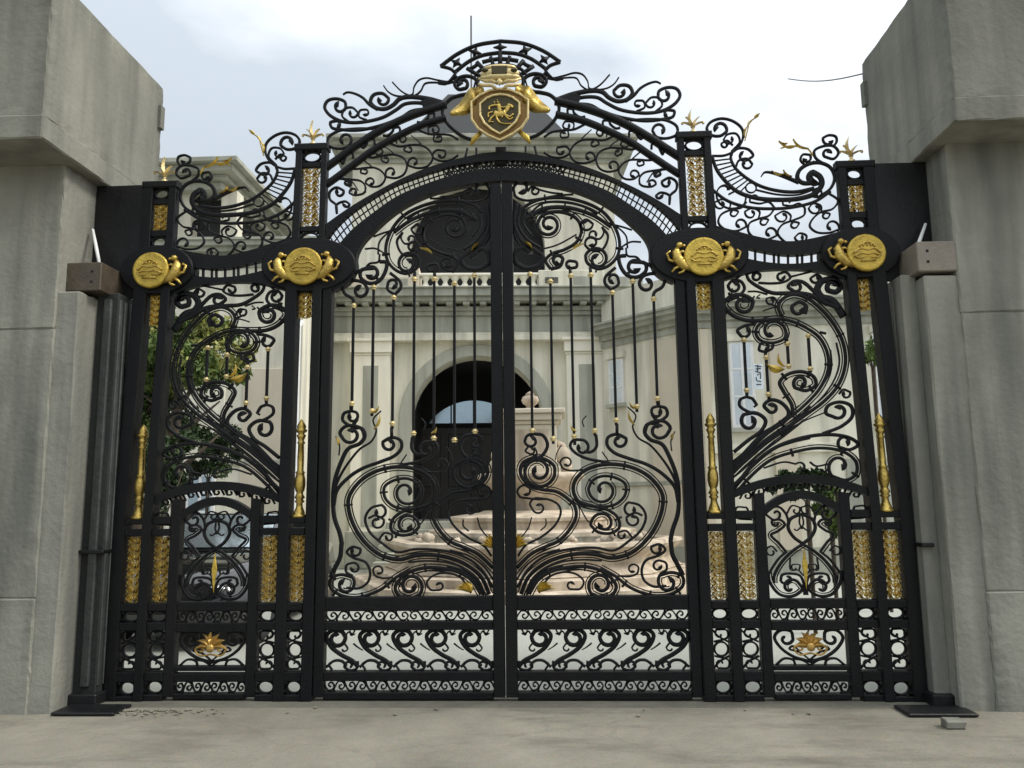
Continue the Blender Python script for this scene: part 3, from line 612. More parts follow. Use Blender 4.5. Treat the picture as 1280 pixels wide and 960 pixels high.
def side_gate(m, label):
    t = thing('side_gate', label, 'side gate', (0, 0, 0), 'scrolled side panels with wicket doors')
    b = B(); strokes(b, m, SIDE); obj('scrollwork', b, IRON, t, True)
    for p, q in SBARS:
        u = (g(*p)[0]+g(*q)[0])/2; vt, vb = g(*p)[1], g(*q)[1]
        b = B(); prism(b, [(u-0.0115, vb), (u+0.0115, vb), (u+0.0115, vt), (u-0.0115, vt)], -0.0115, 0.0115, 0.003, m); br = obj('bar', b, IRON, t)
        for v in (vt, vb):
            c = B(); lathe(c, [(0.014, -0.020), (0.020, -0.016), (0.015, -0.006), (0.027, -0.002), (0.027, 0.006), (0.016, 0.010), (0.019, 0.016), (0.014, 0.020)], m*u, 0, 10, v); obj('collar', c, GOLDP, br, True)
    b = B(); u, v = g(*cpt('g', 640, 650)); leafplate(b, u, v, PI-0.35, 0.16, 0.04, -0.02, m); leafplate(b, u, v+.02, PI-1.2, 0.12, 0.02, -0.02, m); obj('leaf_ornament', b, DGOLD, t)
    # gilt panels either side of the wicket
    for u0, u1, um0, um1 in ((1.902, 2.050, 1.899, 2.055), (2.832, 2.981, 2.828, 2.986)):
        b = B(); filigree(b, u0, u1, V(750), V(666), m, 0, 0.85); obj('filigree_panel', b, GOLD, t)
        b = B()
        for ya, yb in ((751, 760.5), (775, 785), (838, 850), (656, 665), (640, 650)):
            v1, v0 = V(ya), V(yb); c_ = B(); prism(c_, [(um0, v0), (um1, v0), (um1, v1), (um0, v1)], -0.05, 0.05, 0.005, m); obj('crossbar', c_, IRON, t)
        prism(b, [(um0, 0.0), (um1, 0.0), (um1, V(867)), (um0, V(867))], -0.05, 0.05, 0.006, m); obj('crossbar', b, IRON, t)
        for q_ in ((u0, u1, V(775), V(760.5), m), (u0, u1, V(867), V(850), m)): b = B(); ringpanel(b, *q_); obj('ring_ornament', b, IRON, t, True)
        b = B()
        v0, v1 = V(838), V(785); c = ((u0+u1)/2, (v0+v1)/2); ring(b, c, 0.058, 0.055, 0.015, 0.03, 0, m)
        for s in (-1, 1):
            sweep(b, cat([(c[0]-0.07, c[1]+s*0.15), (c[0]-0.02, c[1]+s*0.10), (c[0]+0.065, c[1]+s*0.055)]), 0.015, 0.024, 0, m)
            P = cat([(c[0]-0.06, c[1]+s*0.055), (c[0]+0.06, c[1]+s*0.09), (c[0]+0.055, c[1]+s*0.145), (c[0]-0.03, c[1]+s*0.150)], 6); sweep(b, P+spiral(P, (c[0]-0.005, c[1]+s*0.115), 0.6, 0.006), 0.014, 0.024, 0.002, m)
        obj('ring_ornament', b, IRON, t, True)
    # wicket door: centre line u
    uc = 2.441
    w = obj('wicket_door', B(), IRON, t); w.data.clear_geometry() if hasattr(w.data, 'clear_geometry') else None
    b = B()
    prism(b, [(2.055, 0.03), (2.142, 0.03), (2.142, 1.64), (2.055, 1.63)], -0.046, 0.046, 0.006, m); prism(b, [(2.740, 0.03), (2.827, 0.03), (2.827, 1.63), (2.740, 1.64)], -0.046, 0.046, 0.006, m)
    def arc(ul, ur, ve, vc, n=24): return [(ul+(ur-ul)*k/n, ve+(vc-ve)*(1-(2*k/n-1)**2)) for k in range(n+1)]
    o1 = arc(1.90, 2.984, 1.665, 1.785); o2 = arc(1.90, 2.984, 1.60, 1.712); i1 = arc(2.14, 2.742, 1.53, 1.655); i2 = arc(2.14, 2.742, 1.455, 1.585)
    def arcband(A, C, y0, y1):
        n = len(A); q = [[b.verts.new((m*p[0], y, p[1])) for p in L] for y in (y0, y1) for L in (A, C)]
        for k in range(n-1):
            b.faces.new((q[0][k], q[0][k+1], q[1][k+1], q[1][k])); b.faces.new((q[2][k], q[3][k], q[3][k+1], q[2][k+1])); b.faces.new((q[0][k], q[2][k], q[2][k+1], q[0][k+1])); b.faces.new((q[1][k], q[1][k+1], q[3][k+1], q[3][k]))
        b.faces.new((q[0][0], q[1][0], q[3][0], q[2][0])); b.faces.new((q[0][-1], q[2][-1], q[3][-1], q[1][-1]))
    arcband(o1, o2, -0.048, 0.048); arcband(i1, i2, -0.043, 0.043)
    for ya, yb, d in ((748, 760, .040), (775, 787, .041), (831, 837, .040), (840, 851, .041), (866, 873.5, .042)):
        v1, v0 = V(ya, 1003), V(yb, 1003); prism(b, [(2.142, v0), (2.740, v0), (2.740, v1), (2.142, v1)], -d, d, 0.006, m)
    bpy.data.objects.remove(w); w = obj('wicket_door', b, IRON, t)
    b = B(); n = 9      # curling ornament in the arch band
    for k in range(n):
        a = 2.0+(2.88-2.0)*k/(n-1); tt = (a-1.90)/(2.984-1.90); vlo = 1.55+0.12*(1-(2*tt-1)**2); vhi = 1.61+0.12*(1-(2*tt-1)**2)
        h = vhi-vlo; P = cat([(a-0.05, vlo), (a-0.01, vlo+h*0.9), (a+0.035, vlo+h*0.8), (a+0.04, vlo+h*0.3)], 5); sweep(b, P+spiral(P, (a+0.012, vlo+h*0.45), 0.6, 0.005), 0.013, 0.022, 0, m)
        sweep(b, [(a+0.03, vlo), (a+0.065, vhi)], 0.013, 0.022, 0.001, m)
    for k in (-1, 1):
        c = uc+k*0.47; P = cat([(c-k*0.07, 1.42), (c+k*0.055, 1.44), (c+k*0.05, 1.52), (c-k*0.03, 1.52)], 6); sweep(b, P+spiral(P, (c+k*0.0, 1.48), 0.6, 0.006), 0.015, 0.022, 0, m)
    obj('arch_ornament', b, IRON, w, True)
    b = B(); ox = 745; K = 5.333*1.0
    def hs(pts, wd, c=None, n=0.8, crop='c', ax=None, bands=False, w0=None):
        ua = g(*cpt(crop, *(ax or (762, 640))))[0]
        for s in (-1, 1):
            px = cat([cpt(crop, *p) for p in pts], 7)
            if c: px = px + spiral(px, cpt(crop, *c), n, 1.2)
            q = [(uc+s*(g(*p)[0]-ua), g(*p)[1]) for p in px]
            sweep(b, q, wd, 0.022, 0.001*s, m)
            if bands:
                q2 = []
                for i in range(len(q)):
                    a0, b0 = q[max(i-1, 0)], q[min(i+1, len(q)-1)]; l = math.dist(a0, b0) or 1; q2.append((q[i][0]-(b0[1]-a0[1])/l*0.024*s, q[i][1]+(b0[0]-a0[0])/l*0.024*s))
                sweep(b, q2, 0.008, 0.018, 0.001*s, m)
    hs([(764, 640), (700, 592), (665, 530), (680, 475), (750, 440)], 0.026, ax=(757, 560))
    hs([(672, 510), (650, 440), (600, 392), (545, 405), (518, 440), (548, 468)], 0.018, (582, 440), 0.8)
    hs([(650, 690), (600, 632), (552, 580), (600, 552), (642, 510), (610, 478), (560, 482)], 0.020, (585, 500), 0.6, bands=True)
    hs([(764, 640), (700, 682), (620, 762), (572, 850), (570, 900)], 0.024, bands=True)
    hs([(655, 690), (600, 740), (540, 830), (520, 860)], 0.018)
    hs([(590, 690), (555, 655), (525, 665)], 0.013, (555, 690), 0.7)
    hs([(131, 95), (140, 150), (190, 212), (255, 220), (302, 185), (280, 150)], 0.024, (243, 178), 0.75, 'U', (316, 150), True)
    hs([(312, 215), (308, 160), (290, 120), (245, 108), (200, 115), (192, 142)], 0.020, (225, 132), 0.7, 'U', (314, 150))
    hs([(300, 120), (270, 90), (235, 90), (232, 30)], 0.010, None, 0, 'U', (302, 80)); hs([(275, 95), (280, 65), (245, 62)], 0.009, (255, 78), 0.6, 'U', (302, 80))
    hs([(745, 440), (740, 500), (760, 540)], 0.010, ax=(757, 560)); hs([(757, 520), (720, 550), (705, 540)], 0.010, ax=(757, 560))
    hs([(655, 440), (690, 385), (740, 395)], 0.012, (715, 415), 0.7, ax=(757, 560))
    obj('lyre_scrollwork', b, IRON, w, True)
    b = B()
    A = (332, 500)
    hs([(336, 548), (250, 522), (185, 475), (157, 425), (185, 392), (240, 398), (250, 438)], 0.024, (213, 430), 0.6, 'U', A)
    hs([(336, 540), (280, 500), (232, 485), (248, 470), (280, 492)], 0.014, None, 0, 'U', A); hs([(336, 565), (290, 540), (240, 535)], 0.014, None, 0, 'U', A); hs([(165, 565), (205, 533), (250, 540), (262, 565)], 0.018, None, 0, 'U', A)
    obj('heart_scrollwork', b, IRON, w, True)
    b = B(); curlrow(b, 2.142, 2.740, V(775, 1003), V(760, 1003), 4, m, 0.012); obj('scroll_border', b, IRON, w, True); b = B(); curlrow(b, 2.142, 2.740, V(866, 1003), V(851, 1003), 4, m, 0.012); obj('scroll_border', b, IRON, w, True)
    b = B(); u, v = uc, g(*cpt('U', 332, 470))[1]
    for a in (PI/2, PI/2+.55, PI/2-.55, PI/2+1.1, PI/2-1.1, PI/2+1.65, PI/2-1.65): palm(b, m*u, v, a, 0.13, 0.030)
    blob(b, (m*u, -0.045, v), (0.035, 0.02, 0.035), 10)
    for s in (-1, 1):
        P = cat([(u, v-0.05), (u+s*0.09, v-0.06), (u+s*0.13, v-0.01), (u+s*0.09, v+0.02)], 5); sweep(b, P+spiral(P, (u+s*0.085, v-0.015), 0.6, 0.005), 0.013, 0.016, -0.03, m)
    obj('gilt_palmette', b, mat('copper_gilt', (0.48, 0.31, 0.09), 0.42, 0.7, 0.3, 20), w)
    b = B(); prism(b, [(m*uc, 0.86), (m*uc+.012, 0.97), (m*uc+.022, 1.05), (m*uc, 1.19), (m*uc-.022, 1.05), (m*uc-.012, 0.97)], -0.028, -0.012, 0.003); obj('spear_ornament', b, DGOLD, w)
    # curved lintel with pierced band
    b = B()
    top = [g(*p) for p in ((892, 283), (915, 289), (950, 298), (985, 303), (1020, 298), (1050, 290))]; bot = [g(*p) for p in ((900, 353), (922, 346), (945, 340), (992, 338), (1030, 342), (1058, 353))]
    s0 = [g(*p) for p in ((892, 301), (915, 307), (950, 315), (985, 320), (1020, 317), (1050, 309))]; s1 = [g(*p) for p in ((892, 314), (915, 320), (950, 328), (985, 331), (1020, 328), (1050, 320))]
    for A, C, d in ((top, s0, .034), (s1, bot, .036)):
        A, C = cat(A, 6), cat(C, 6); arcband(A, C, -d, d)
    for k in range(15):
        i = 3+k*24//14; i = min(i, len(cat(s0, 6))-2); p, q = cat(s0, 6)[i], cat(s1, 6)[i]; sweep(b, [(p[0], p[1]+.01), (q[0], q[1]-.01)], 0.016, 0.03, 0, m)
    obj('curved_lintel', b, IRON, t)
    return t
side_gate(-1, 'scrolled side panel with wicket door, green tree and black car showing through it')
side_gate(1, 'scrolled side panel with wicket door, pale wing wall and shrubs showing through it')

# ------------------------------------------------------------------ side overthrows
OVER_SIDE = [
 ('a:160,292 250,287 330,242 367,170 360,110 300,60 220,43 150,68 126,110 155,152 215,158 258,130', 18, dict(e=(208, 112, 0.6), w0=12)),
 ('a:290,262 345,195 322,145 262,150 238,182', 11, dict(e=(278, 180, 0.6))), ('a:300,222 260,190 222,210', 10, dict(e=(248, 215, 0.6))),
 ('a:160,292 190,380 250,460 330,530 450,572 600,585 750,575 850,540 893,480 880,432 835,402', 17, dict(e=(838, 440, 0.55), w1=36)),
 ('a:300,262 285,300 310,365 380,432 480,492 600,525 720,532 840,508', 14, dict(w1=20)), ('a:290,290 300,262 345,240 405,250 435,290 405,312', 14, dict(e=(372, 288, 0.6))),
 ('a:318,370 338,325 395,312 428,345', 13, dict(e=(388, 345, 0.65))), ('a:450,518 600,550 740,550 860,508', 8),
 ('a:880,560 950,510 978,440 950,370 880,338 800,348 742,390 730,440 765,472 850,470', 15, dict(w1=26)),
 ('a:920,355 850,305 842,260 895,230 970,228 1003,270 972,312 910,298', 15, dict(e=(930, 275, 0.6))),
 ('a:965,232 990,200 985,165 940,155 900,172', 14, dict(e=(940, 188, 0.5))),
 ('a:840,330 790,355 750,320 765,285 810,285', 13, dict(e=(790, 310, 0.6))),
 ('a:740,470 640,430 560,405 510,403 488,430', 16, dict(w0=24, w1=7)),
 ('a:150,508 260,590 400,635 550,645 700,635 850,595 950,530', 17),
 ('a:935,540 1000,590 965,645 885,668 830,715 812,760 855,800 940,805 1008,782', 11, dict(e=(955, 768, 0.7))), ('a:890,668 885,625 835,610 805,640', 9, dict(e=(852, 640, 0.7))), ('a:890,670 945,680 935,705', 9, dict(e=(915, 688, 0.6))),
 ('a:390,600 360,635 290,650 220,685 203,735 245,780 325,792 388,765', 11, dict(e=(345, 750, 0.75))), ('a:275,650 282,608 230,582 178,602', 9, dict(e=(220, 612, 0.7))), ('a:290,650 335,665 320,690', 9, dict(e=(300, 672, 0.6))), ('a:378,610 385,560 330,525 272,548', 9, dict(st=(268, 525, 0.7))),
 ('a:580,640 540,690 470,712 410,742 403,795 450,842 520,852 590,825', 11, dict(e=(545, 808, 0.75))), ('a:470,710 478,665 430,640 380,662', 9, dict(e=(422, 672, 0.7))), ('a:480,710 535,718 520,748', 9, dict(e=(500, 728, 0.6))), ('a:580,640 540,600 480,610 415,600', 9, dict(e=(450, 580, 0.6))),
 ('a:780,640 775,685 700,722 630,750 598,805 640,860 700,890', 11), ('a:680,725 685,690 640,662 580,690', 9, dict(e=(632, 692, 0.7))), ('a:690,730 740,740 725,768', 9, dict(e=(705, 748, 0.6))), ('a:780,640 740,610 690,625 635,620', 9, dict(e=(665, 600, 0.6))),
 ('a:700,890 780,860 790,825 745,808 712,835', 10, dict(e=(748, 835, 0.6))), ('a:880,570 830,560 840,520 885,520', 8, dict(e=(862, 545, 0.5))), ('a:1005,785 985,840 960,850', 8),
]
def side_overthrow(m, label):
    t = thing('side_overthrow', label, 'gate cresting', (0, 0, 3.6), 'iron crestings over the side panels')
    b = B()
    strokes(b, m, OVER_SIDE, fac=1.2)
    for (x0, y0, x1, y1) in ((178, 325, 285, 312), (190, 355, 290, 335), (205, 385, 300, 355), (222, 415, 315, 380), (240, 440, 335, 400), (262, 465, 355, 420), (288, 490, 375, 438), (315, 515, 395, 455), (345, 535, 410, 470)):
        sweep(b, [g(*cpt('a', x0, y0)), g(*cpt('a', x1, y1))], 0.011, 0.018, 0, m)
    c = g(*cpt('a', 420, 505)); ring(b, c, 0.045, 0.045, 0.012, 0.02, 0, m)
    for v in b.verts: v.co.z -= 3.6
    obj('scrollwork', b, IRON, t, True)
    for x, y, a, L in ((690, 435, 2.4, .12), (650, 415, 2.9, .16), (800, 250, 2.5, .20), (720, 230, 3.0, .16), (660, 215, 2.8, .10), (375, 175, 1.2, .16), (395, 100, 0.8, .12), (440, 40, 0.5, .07)):
        b = B(); u, v = g(*cpt('a', x, y)); leafplate(b, u, v-3.6, a, L*.8, 0.014, -0.015, m); obj('gilt_leaf', b, DGOLD, t)
    for s, w in (('a:835,290 800,245 740,230 680,225 620,240', 7), ('a:380,190 400,110 410,70 470,25', 7)):
        b = B(); pts, _ = path(s); sweep(b, [(u, v-3.6) for u, v in (g(*p) for p in cat(pts))], 0.010, 0.014, 0, m); obj('gilt_stem', b, DGOLD, t)
side_overthrow(-1, 'swooping iron cresting over the side panel on the tree side, roof eave behind it')
side_overthrow(1, 'swooping iron cresting against white sky beside the cable')

# ------------------------------------------------------------------ central overthrow
CTR = [
 ('b:92,406 130,412 300,450 500,530 700,630 850,730 1000,830 1085,885', 42, dict(depth=0.06)),
 ('b:88,296 130,305 300,345 500,412 700,505 850,592 1000,690 1085,745', 46, dict(depth=0.065)),
 ('b:560,575 480,608 380,602 295,612 230,660 208,722 250,780 330,792 402,770', 13, dict(e=(362, 742, 0.8))), ('b:420,605 440,640 405,660', 11, dict(e=(395, 637, 0.6))), ('b:500,580 500,545 440,520 420,545', 10, dict(e=(455, 550, 0.6))),
 ('b:760,650 720,682 620,675 520,672 440,710 418,770 445,835 510,862 585,850', 13, dict(e=(548, 815, 0.8))), ('b:620,678 625,712 590,735', 11, dict(e=(590, 708, 0.6))), ('b:690,660 690,615 640,610 612,640', 10, dict(e=(655, 635, 0.6))),
 ('b:900,765 830,770 750,765 680,770 620,808 598,860 640,915 715,920 760,890', 12, dict(e=(718, 885, 0.8))), ('b:790,770 800,800 765,815', 10, dict(e=(765, 790, 0.6))), ('b:700,765 750,720 775,700', 8),
 ('b:990,840 880,852 800,870 765,910 765,960', 12), ('b:920,855 935,885 900,905', 10, dict(e=(900, 880, 0.6))), ('f:1050,340 1055,290 1095,250 1095,200 1050,172 1000,195', 14, dict(e=(1030, 205, 0.7))), ('f:1050,350 1050,290 990,270 960,290', 12, dict(e=(985, 288, 0.5))), ('f:850,210 870,225 930,230 960,215', 10, dict(e=(930, 210, 0.7))), ('f:900,200 940,140 1000,110', 7), ('f:1040,100 980,130 955,150', 9, dict(e=(970, 148, 0.5))),
 ('b:330,480 240,522 150,530 60,545 0,585', 13), ('b:150,530 230,520 235,470 170,460 150,490', 11, dict(e=(185, 492, 0.6))), ('b:190,530 195,580 145,590', 11, dict(e=(155, 562, 0.6))), ('b:0,708 60,742 150,745 208,705 180,660 110,665', 13, dict(e=(138, 695, 0.6))),
 ('b:300,600 340,560 380,525', 8, dict(w1=3)), ('b:520,670 560,630 600,605', 8, dict(w1=3)),
 ('b:105,285 240,238 400,212 470,225 520,268 590,297 665,282 707,230 682,178 610,170 558,212', 24, dict(e=(608, 222, 0.6), w0=34, w1=18)),
 ('b:230,285 330,265 430,270 500,312 600,362 720,387 850,392 960,370 1055,310 1088,250 1062,200 990,188 920,218 912,262', 20, dict(e=(965, 250, 0.65), w0=24)),
 ('b:240,320 370,330 450,372 560,412 680,440 820,455 950,442 1032,420 1042,378 995,368', 18, dict(e=(990, 398, 0.5), w0=24)),
 ('b:690,450 850,442 980,452 1062,500 1062,562 980,595 900,582 868,535', 18, dict(e=(928, 530, 0.65))),
 ('b:740,378 805,345 795,297 745,292', 13, dict(e=(750, 320, 0.6))), ('b:890,382 945,330 922,275 860,268 812,312', 14, dict(e=(858, 312, 0.6))),
 ('b:650,298 720,250 770,195 840,155 900,142 935,158', 14, dict(w0=24, w1=9)),
 ('b:0,75 60,110 150,95 250,70 310,85 350,140 360,190 385,200 450,165 525,85', 8), ('b:0,108 80,126 180,110 260,115 295,170 340,202 385,207 500,195 560,160 598,108', 8),
]
t = thing('central_overthrow', 'tall central iron arch and cresting over the driveway leaves', 'gate cresting', (0, 0, 4.3))
def lowered(bm, dz=4.3):
    for v in bm.verts: v.co.z -= dz
    return bm
b = B(); band(b, LEAF_MID[:], LAT_IN, -0.030, 0.024, 1, True); obj('arch_ring', lowered(b), IRON, t)
b = B(); band(b, LAT_OUT, RING_OUT, -0.032, 0.026, 1, True); obj('arch_ring', lowered(b), IRON, t)
b = B(); tmp = B(); A, C = band(tmp, LAT_IN, LAT_OUT, 0, 0.01, 1, True); tmp.free()
n = len(A); dl = [0]
for i in range(1, n): dl.append(dl[-1]+math.dist(A[i], A[i-1]))
N = 74
for k in range(1, N):
    tt = dl[-1]*k/N; i = max(j for j in range(n-1) if dl[j] <= tt); f = (tt-dl[i])/(dl[i+1]-dl[i])
    p = tuple(A[i][q]*(1-f)+A[i+1][q]*f for q in (0, 1)); q2 = tuple(C[i][q]*(1-f)+C[i+1][q]*f for q in (0, 1))
    sweep(b, [p, q2], 0.012, 0.016, 0)
    if abs(k-N/2) < 12:
        i2 = min(i+2, n-1); sweep(b, [p, C[i2]], 0.011, 0.02, 0.002); sweep(b, [A[i2], q2], 0.011, 0.02, 0.004)
sweep(b, [((p[0]+q[0])/2, (p[1]+q[1])/2) for p, q in zip(A, C)], 0.010, 0.014, 0.001)
obj('pierced_band', lowered(b), IRON, t)
UC0 = 0.0
for m in (-1, 1):
    b = B(); strokes(b, m, CTR, fac=1.25)
    for s in ('190,395 190,360 230,360 240,390 290,425 330,420', '470,495 475,455 520,455 530,480 575,515 610,510', '680,580 685,540 730,535 745,570 775,600 790,590', '860,680 865,640 910,640 925,675 950,720 960,700'):
        stroke(b, m, 'b:'+s, 13)
    for x0_, x1_, w_ in ((0.0, 0.0, .10), (.22, .22, .02), (.34, .30, .02)): sweep(b, [(UC0+x0_, 4.55), (UC0+x1_, 4.72)], w_, 0.03, 0.0, m)
    for k in range(0): # short posts standing on the arch under the shield
        p = g(625-k*7, 183); sweep(b, [(p[0]+0.02, 4.60), (p[0]+0.02, 4.70)], 0.018, 0.02, 0, m) if k > -3 else None
    obj('scrollwork', lowered(b), IRON, t, True)
    b = B(); pplate(b, [cpt('b', *q) for q in ((95, 290), (240, 238), (300, 262), (265, 330), (110, 305))], -0.02, 0.02, 0.004, m); obj('acanthus_root', lowered(b), IRON, t)
UC = g(625, 150)[0]
# crest: crown fan and shield ring
CREST = [
 ('m:648,92 880,115 1080,190 1250,300', 24), ('m:648,205 830,222 960,270 1100,365', 24), ('m:1250,300 1150,335 1110,370', 20),
 ('m:648,375 780,390 850,430 880,480 880,540 930,590 1050,605 1150,632 1220,700 1238,770 1205,860 1133,945 1030,1025 930,1067', 36, dict(w0=26, w1=22)),
 ('m:880,480 920,440 1000,418 1080,440 1112,490 1070,545 1000,540', 24, dict(e=(1030, 495, 0.7))),
 ('m:900,480 930,560 1010,600', 10),
 ('m:700,385 745,245', 26), ('m:790,395 885,285', 28), ('m:855,430 985,340', 26), ('m:648,380 648,205', 30), ('m:648,330 760,335 860,375 905,420', 20), ('m:670,270 740,275 830,290', 26), ('m:860,290 910,330 960,350', 24), ('m:1095,360 1105,400 1070,440', 14),
 ('m:1090,370 1130,430 1180,465 1280,460', 12), ('m:1105,385 1150,440 1200,480 1280,470', 10),
]
def starpl(bm, u, v, r, m=1, rot=0):
    pts = []
    for k in range(8):
        q = r if k % 2 == 0 else r*0.36; pts.append((u+q*math.cos(k*PI/4+rot)*1.15, v+q*math.sin(k*PI/4+rot)))
    prism(bm, pts, -0.012, 0.012, 0.002, m)
b = B(); du = g(*cpt('m', 648, 92))[0]
for m in (-1, 1):
    b2 = B(); strokes(b2, 1, CREST, depth=0.03)
    for v in b2.verts: v.co.x = m*(v.co.x-du)
    me = bpy.data.meshes.new('tmp'); 
    if m < 0: bmesh.ops.reverse_faces(b2, faces=b2.faces[:])
    b2.to_mesh(me); b2.free(); b.from_mesh(me); bpy.data.meshes.remove(me)
    for x, y, r in ((900, 185, .055), (1090, 278, .055)):
        u, v = g(*cpt('m', x, y)); starpl(b, u-du, v, r, m, 0.3 if x < 1000 else 0.55)
u, v = g(*cpt('m', 648, 155)); starpl(b, 0, v, .055); 
obj('crown_fan', lowered(b), IRON, t, True)
# shield
SX = g(*cpt('s', 405, 600))[0]
def spts(L): return [(g(*cpt('s', *p))[0]-SX, g(*cpt('s', *p))[1]-4.3) for p in L]
def symm(L): return spts(L)
half_o = [(405, 300), (520, 310), (640, 360), (738, 430), (735, 640), (660, 750), (550, 832), (405, 902)]
half_i = [(405, 368), (480, 375), (555, 402), (635, 465), (635, 600), (590, 692), (500, 775), (405, 832)]
def mirror_loop(h):
    R = spts(h); return R + [(-u, v) for u, v in R[-2:0:-1]]
yS = -0.13
sh = B(); prism(sh, mirror_loop(half_o), yS, yS+0.05, 0.008); shield = obj('shield', sh, BROWN, t)
b = B(); prism(b, mirror_loop(half_i), yS-0.012, yS-0.002, 0.002); obj('shield_field', b, OLIVE, shield)
b = B(); sweep(b, mirror_loop(half_o), 0.020, 0.03, yS-0.008, 1, True); sweep(b, mirror_loop(half_i), 0.020, 0.03, yS-0.014, 1, True); obj('shield_rim', b, GOLDP, shield)
b = B(); yr = yS-0.020
def ss(L, w): sweep(b, spts(L) if len(L) < 3 else [tuple(p) for p in cat(spts(L), 5)], [x/9.6*PXM*1.05 for x in (w if isinstance(w, list) else [w]*((len(L)-1)*5+1 if len(L) > 2 else 2))], 0.014, yr)
ss([(340, 590), (400, 600), (470, 585)], 66); ss([(455, 590), (490, 545), (515, 500)], 46); ss([(500, 490), (535, 500), (560, 525)], 28); ss([(350, 610), (310, 640), (275, 700)], 24); ss([(365, 610), (375, 660), (405, 700)], 22); ss([(460, 600), (520, 630), (565, 600)], 20); ss([(465, 610), (520, 660), (560, 640)], 18); ss([(320, 575), (275, 590), (270, 640)], 18)
ss([(405, 570), (398, 520), (388, 480)], 44); ss([(385, 455), (385, 470)], 30); ss([(400, 510), (450, 520), (490, 510)], 16); ss([(395, 500), (340, 495), (280, 520), (285, 550)], 20); ss([(350, 480), (340, 450)], 10); ss([(380, 450), (378, 430)], 12); ss([(270, 690), (330, 695)], 10); ss([(400, 700), (470, 715), (540, 712)], 10); ss([(405, 570), (440, 610), (430, 640)], 16)
obj('rider_emblem', b, GOLD, shield, True)
b = B()     # plumed gilt helm above the shield
def sp3(x, y, dy=0): q = g(*cpt('s', x, y)); return (q[0]-SX, yS+dy, q[1]-4.3)
blob(b, sp3(405, 115, 0.0), (0.175, 0.06, 0.072), 24)
blob(b, sp3(405, 170, -0.01), (0.185, 0.055, 0.038), 20)
blob(b, sp3(405, 60, -0.02), (0.150, 0.045, 0.030), 16)
for s in (-1, 1):
    tube(b, [sp3(405+s*20, 250, -.03), sp3(405+s*90, 215, -.03), sp3(405+s*170, 210, -.02), sp3(405+s*250, 175, -.01)], [.014, .020, .018, .010], 8)
    tube(b, [sp3(405+s*40, 310, -.03), sp3(405+s*90, 270, -.03), sp3(405+s*190, 262, -.02), sp3(405+s*250, 240, -.01)], [.012, .018, .016, .010], 8)
prism(b, [(q[0], q[2]) for q in (sp3(365, 240), sp3(405, 195), sp3(445, 240), sp3(405, 280))], yS-0.06, yS-0.03, 0.004)
helm = obj('gilt_helm', b, GOLDP, t, True)
b = B()
for s in (-1, 1): blob(b, sp3(405+s*172, 100, -0.045), (0.032, 0.02, 0.020), 10)
prism(b, [(q[0], q[2]) for q in (sp3(310, 62), sp3(500, 62), sp3(495, 150), sp3(405, 165), sp3(315, 150))], yS-0.066, yS-0.045, 0.004)
obj('visor', b, OLIVE, helm)
for m in (-1, 1):
    b = B()
    up = [g(*cpt('m', *q)) for q in ((830, 560), (905, 590), (970, 640), (1065, 735), (1155, 850))]; lo = [g(*cpt('m', *q)) for q in ((790, 690), (850, 735), (905, 800), (985, 850), (1125, 885))]
    U_, L_ = cat([(u-du, v-4.3) for u, v in up], 6), cat([(u-du, v-4.3) for u, v in lo], 6)
    rows = []
    for i, (p, q) in enumerate(zip(U_, L_)):
        tt = i/(len(U_)-1); yy = -0.105+0.03*math.sin(tt*11)
        rows.append([b.verts.new((m*p[0], yy, p[1])), b.verts.new((m*(p[0]+q[0])/2, yy-0.025, (p[1]+q[1])/2)), b.verts.new((m*q[0], yy, q[1])), b.verts.new((m*(p[0]+q[0])/2, yy+0.02, (p[1]+q[1])/2))])
    for r0, r1 in zip(rows, rows[1:]):
        for k in range(4): b.faces.new((r0[k], r0[(k+1) % 4], r1[(k+1) % 4], r1[k]))
    b.faces.new(rows[0]); b.faces.new(rows[-1][::-1])
    obj('gilt_ribbon', b, GOLD, t, True)
    b = B(); tube(b, [(m*abs(sp3(640, 780)[0]), yS+.03, sp3(640, 780)[2]), (m*abs(sp3(720, 850)[0]), yS+.03, sp3(720, 850)[2]), (m*abs(sp3(760, 915)[0]), yS+.03, sp3(760, 915)[2])], [0.022, 0.026, 0.010], 10); obj('sword_hilt', b, DGOLD, t, True)

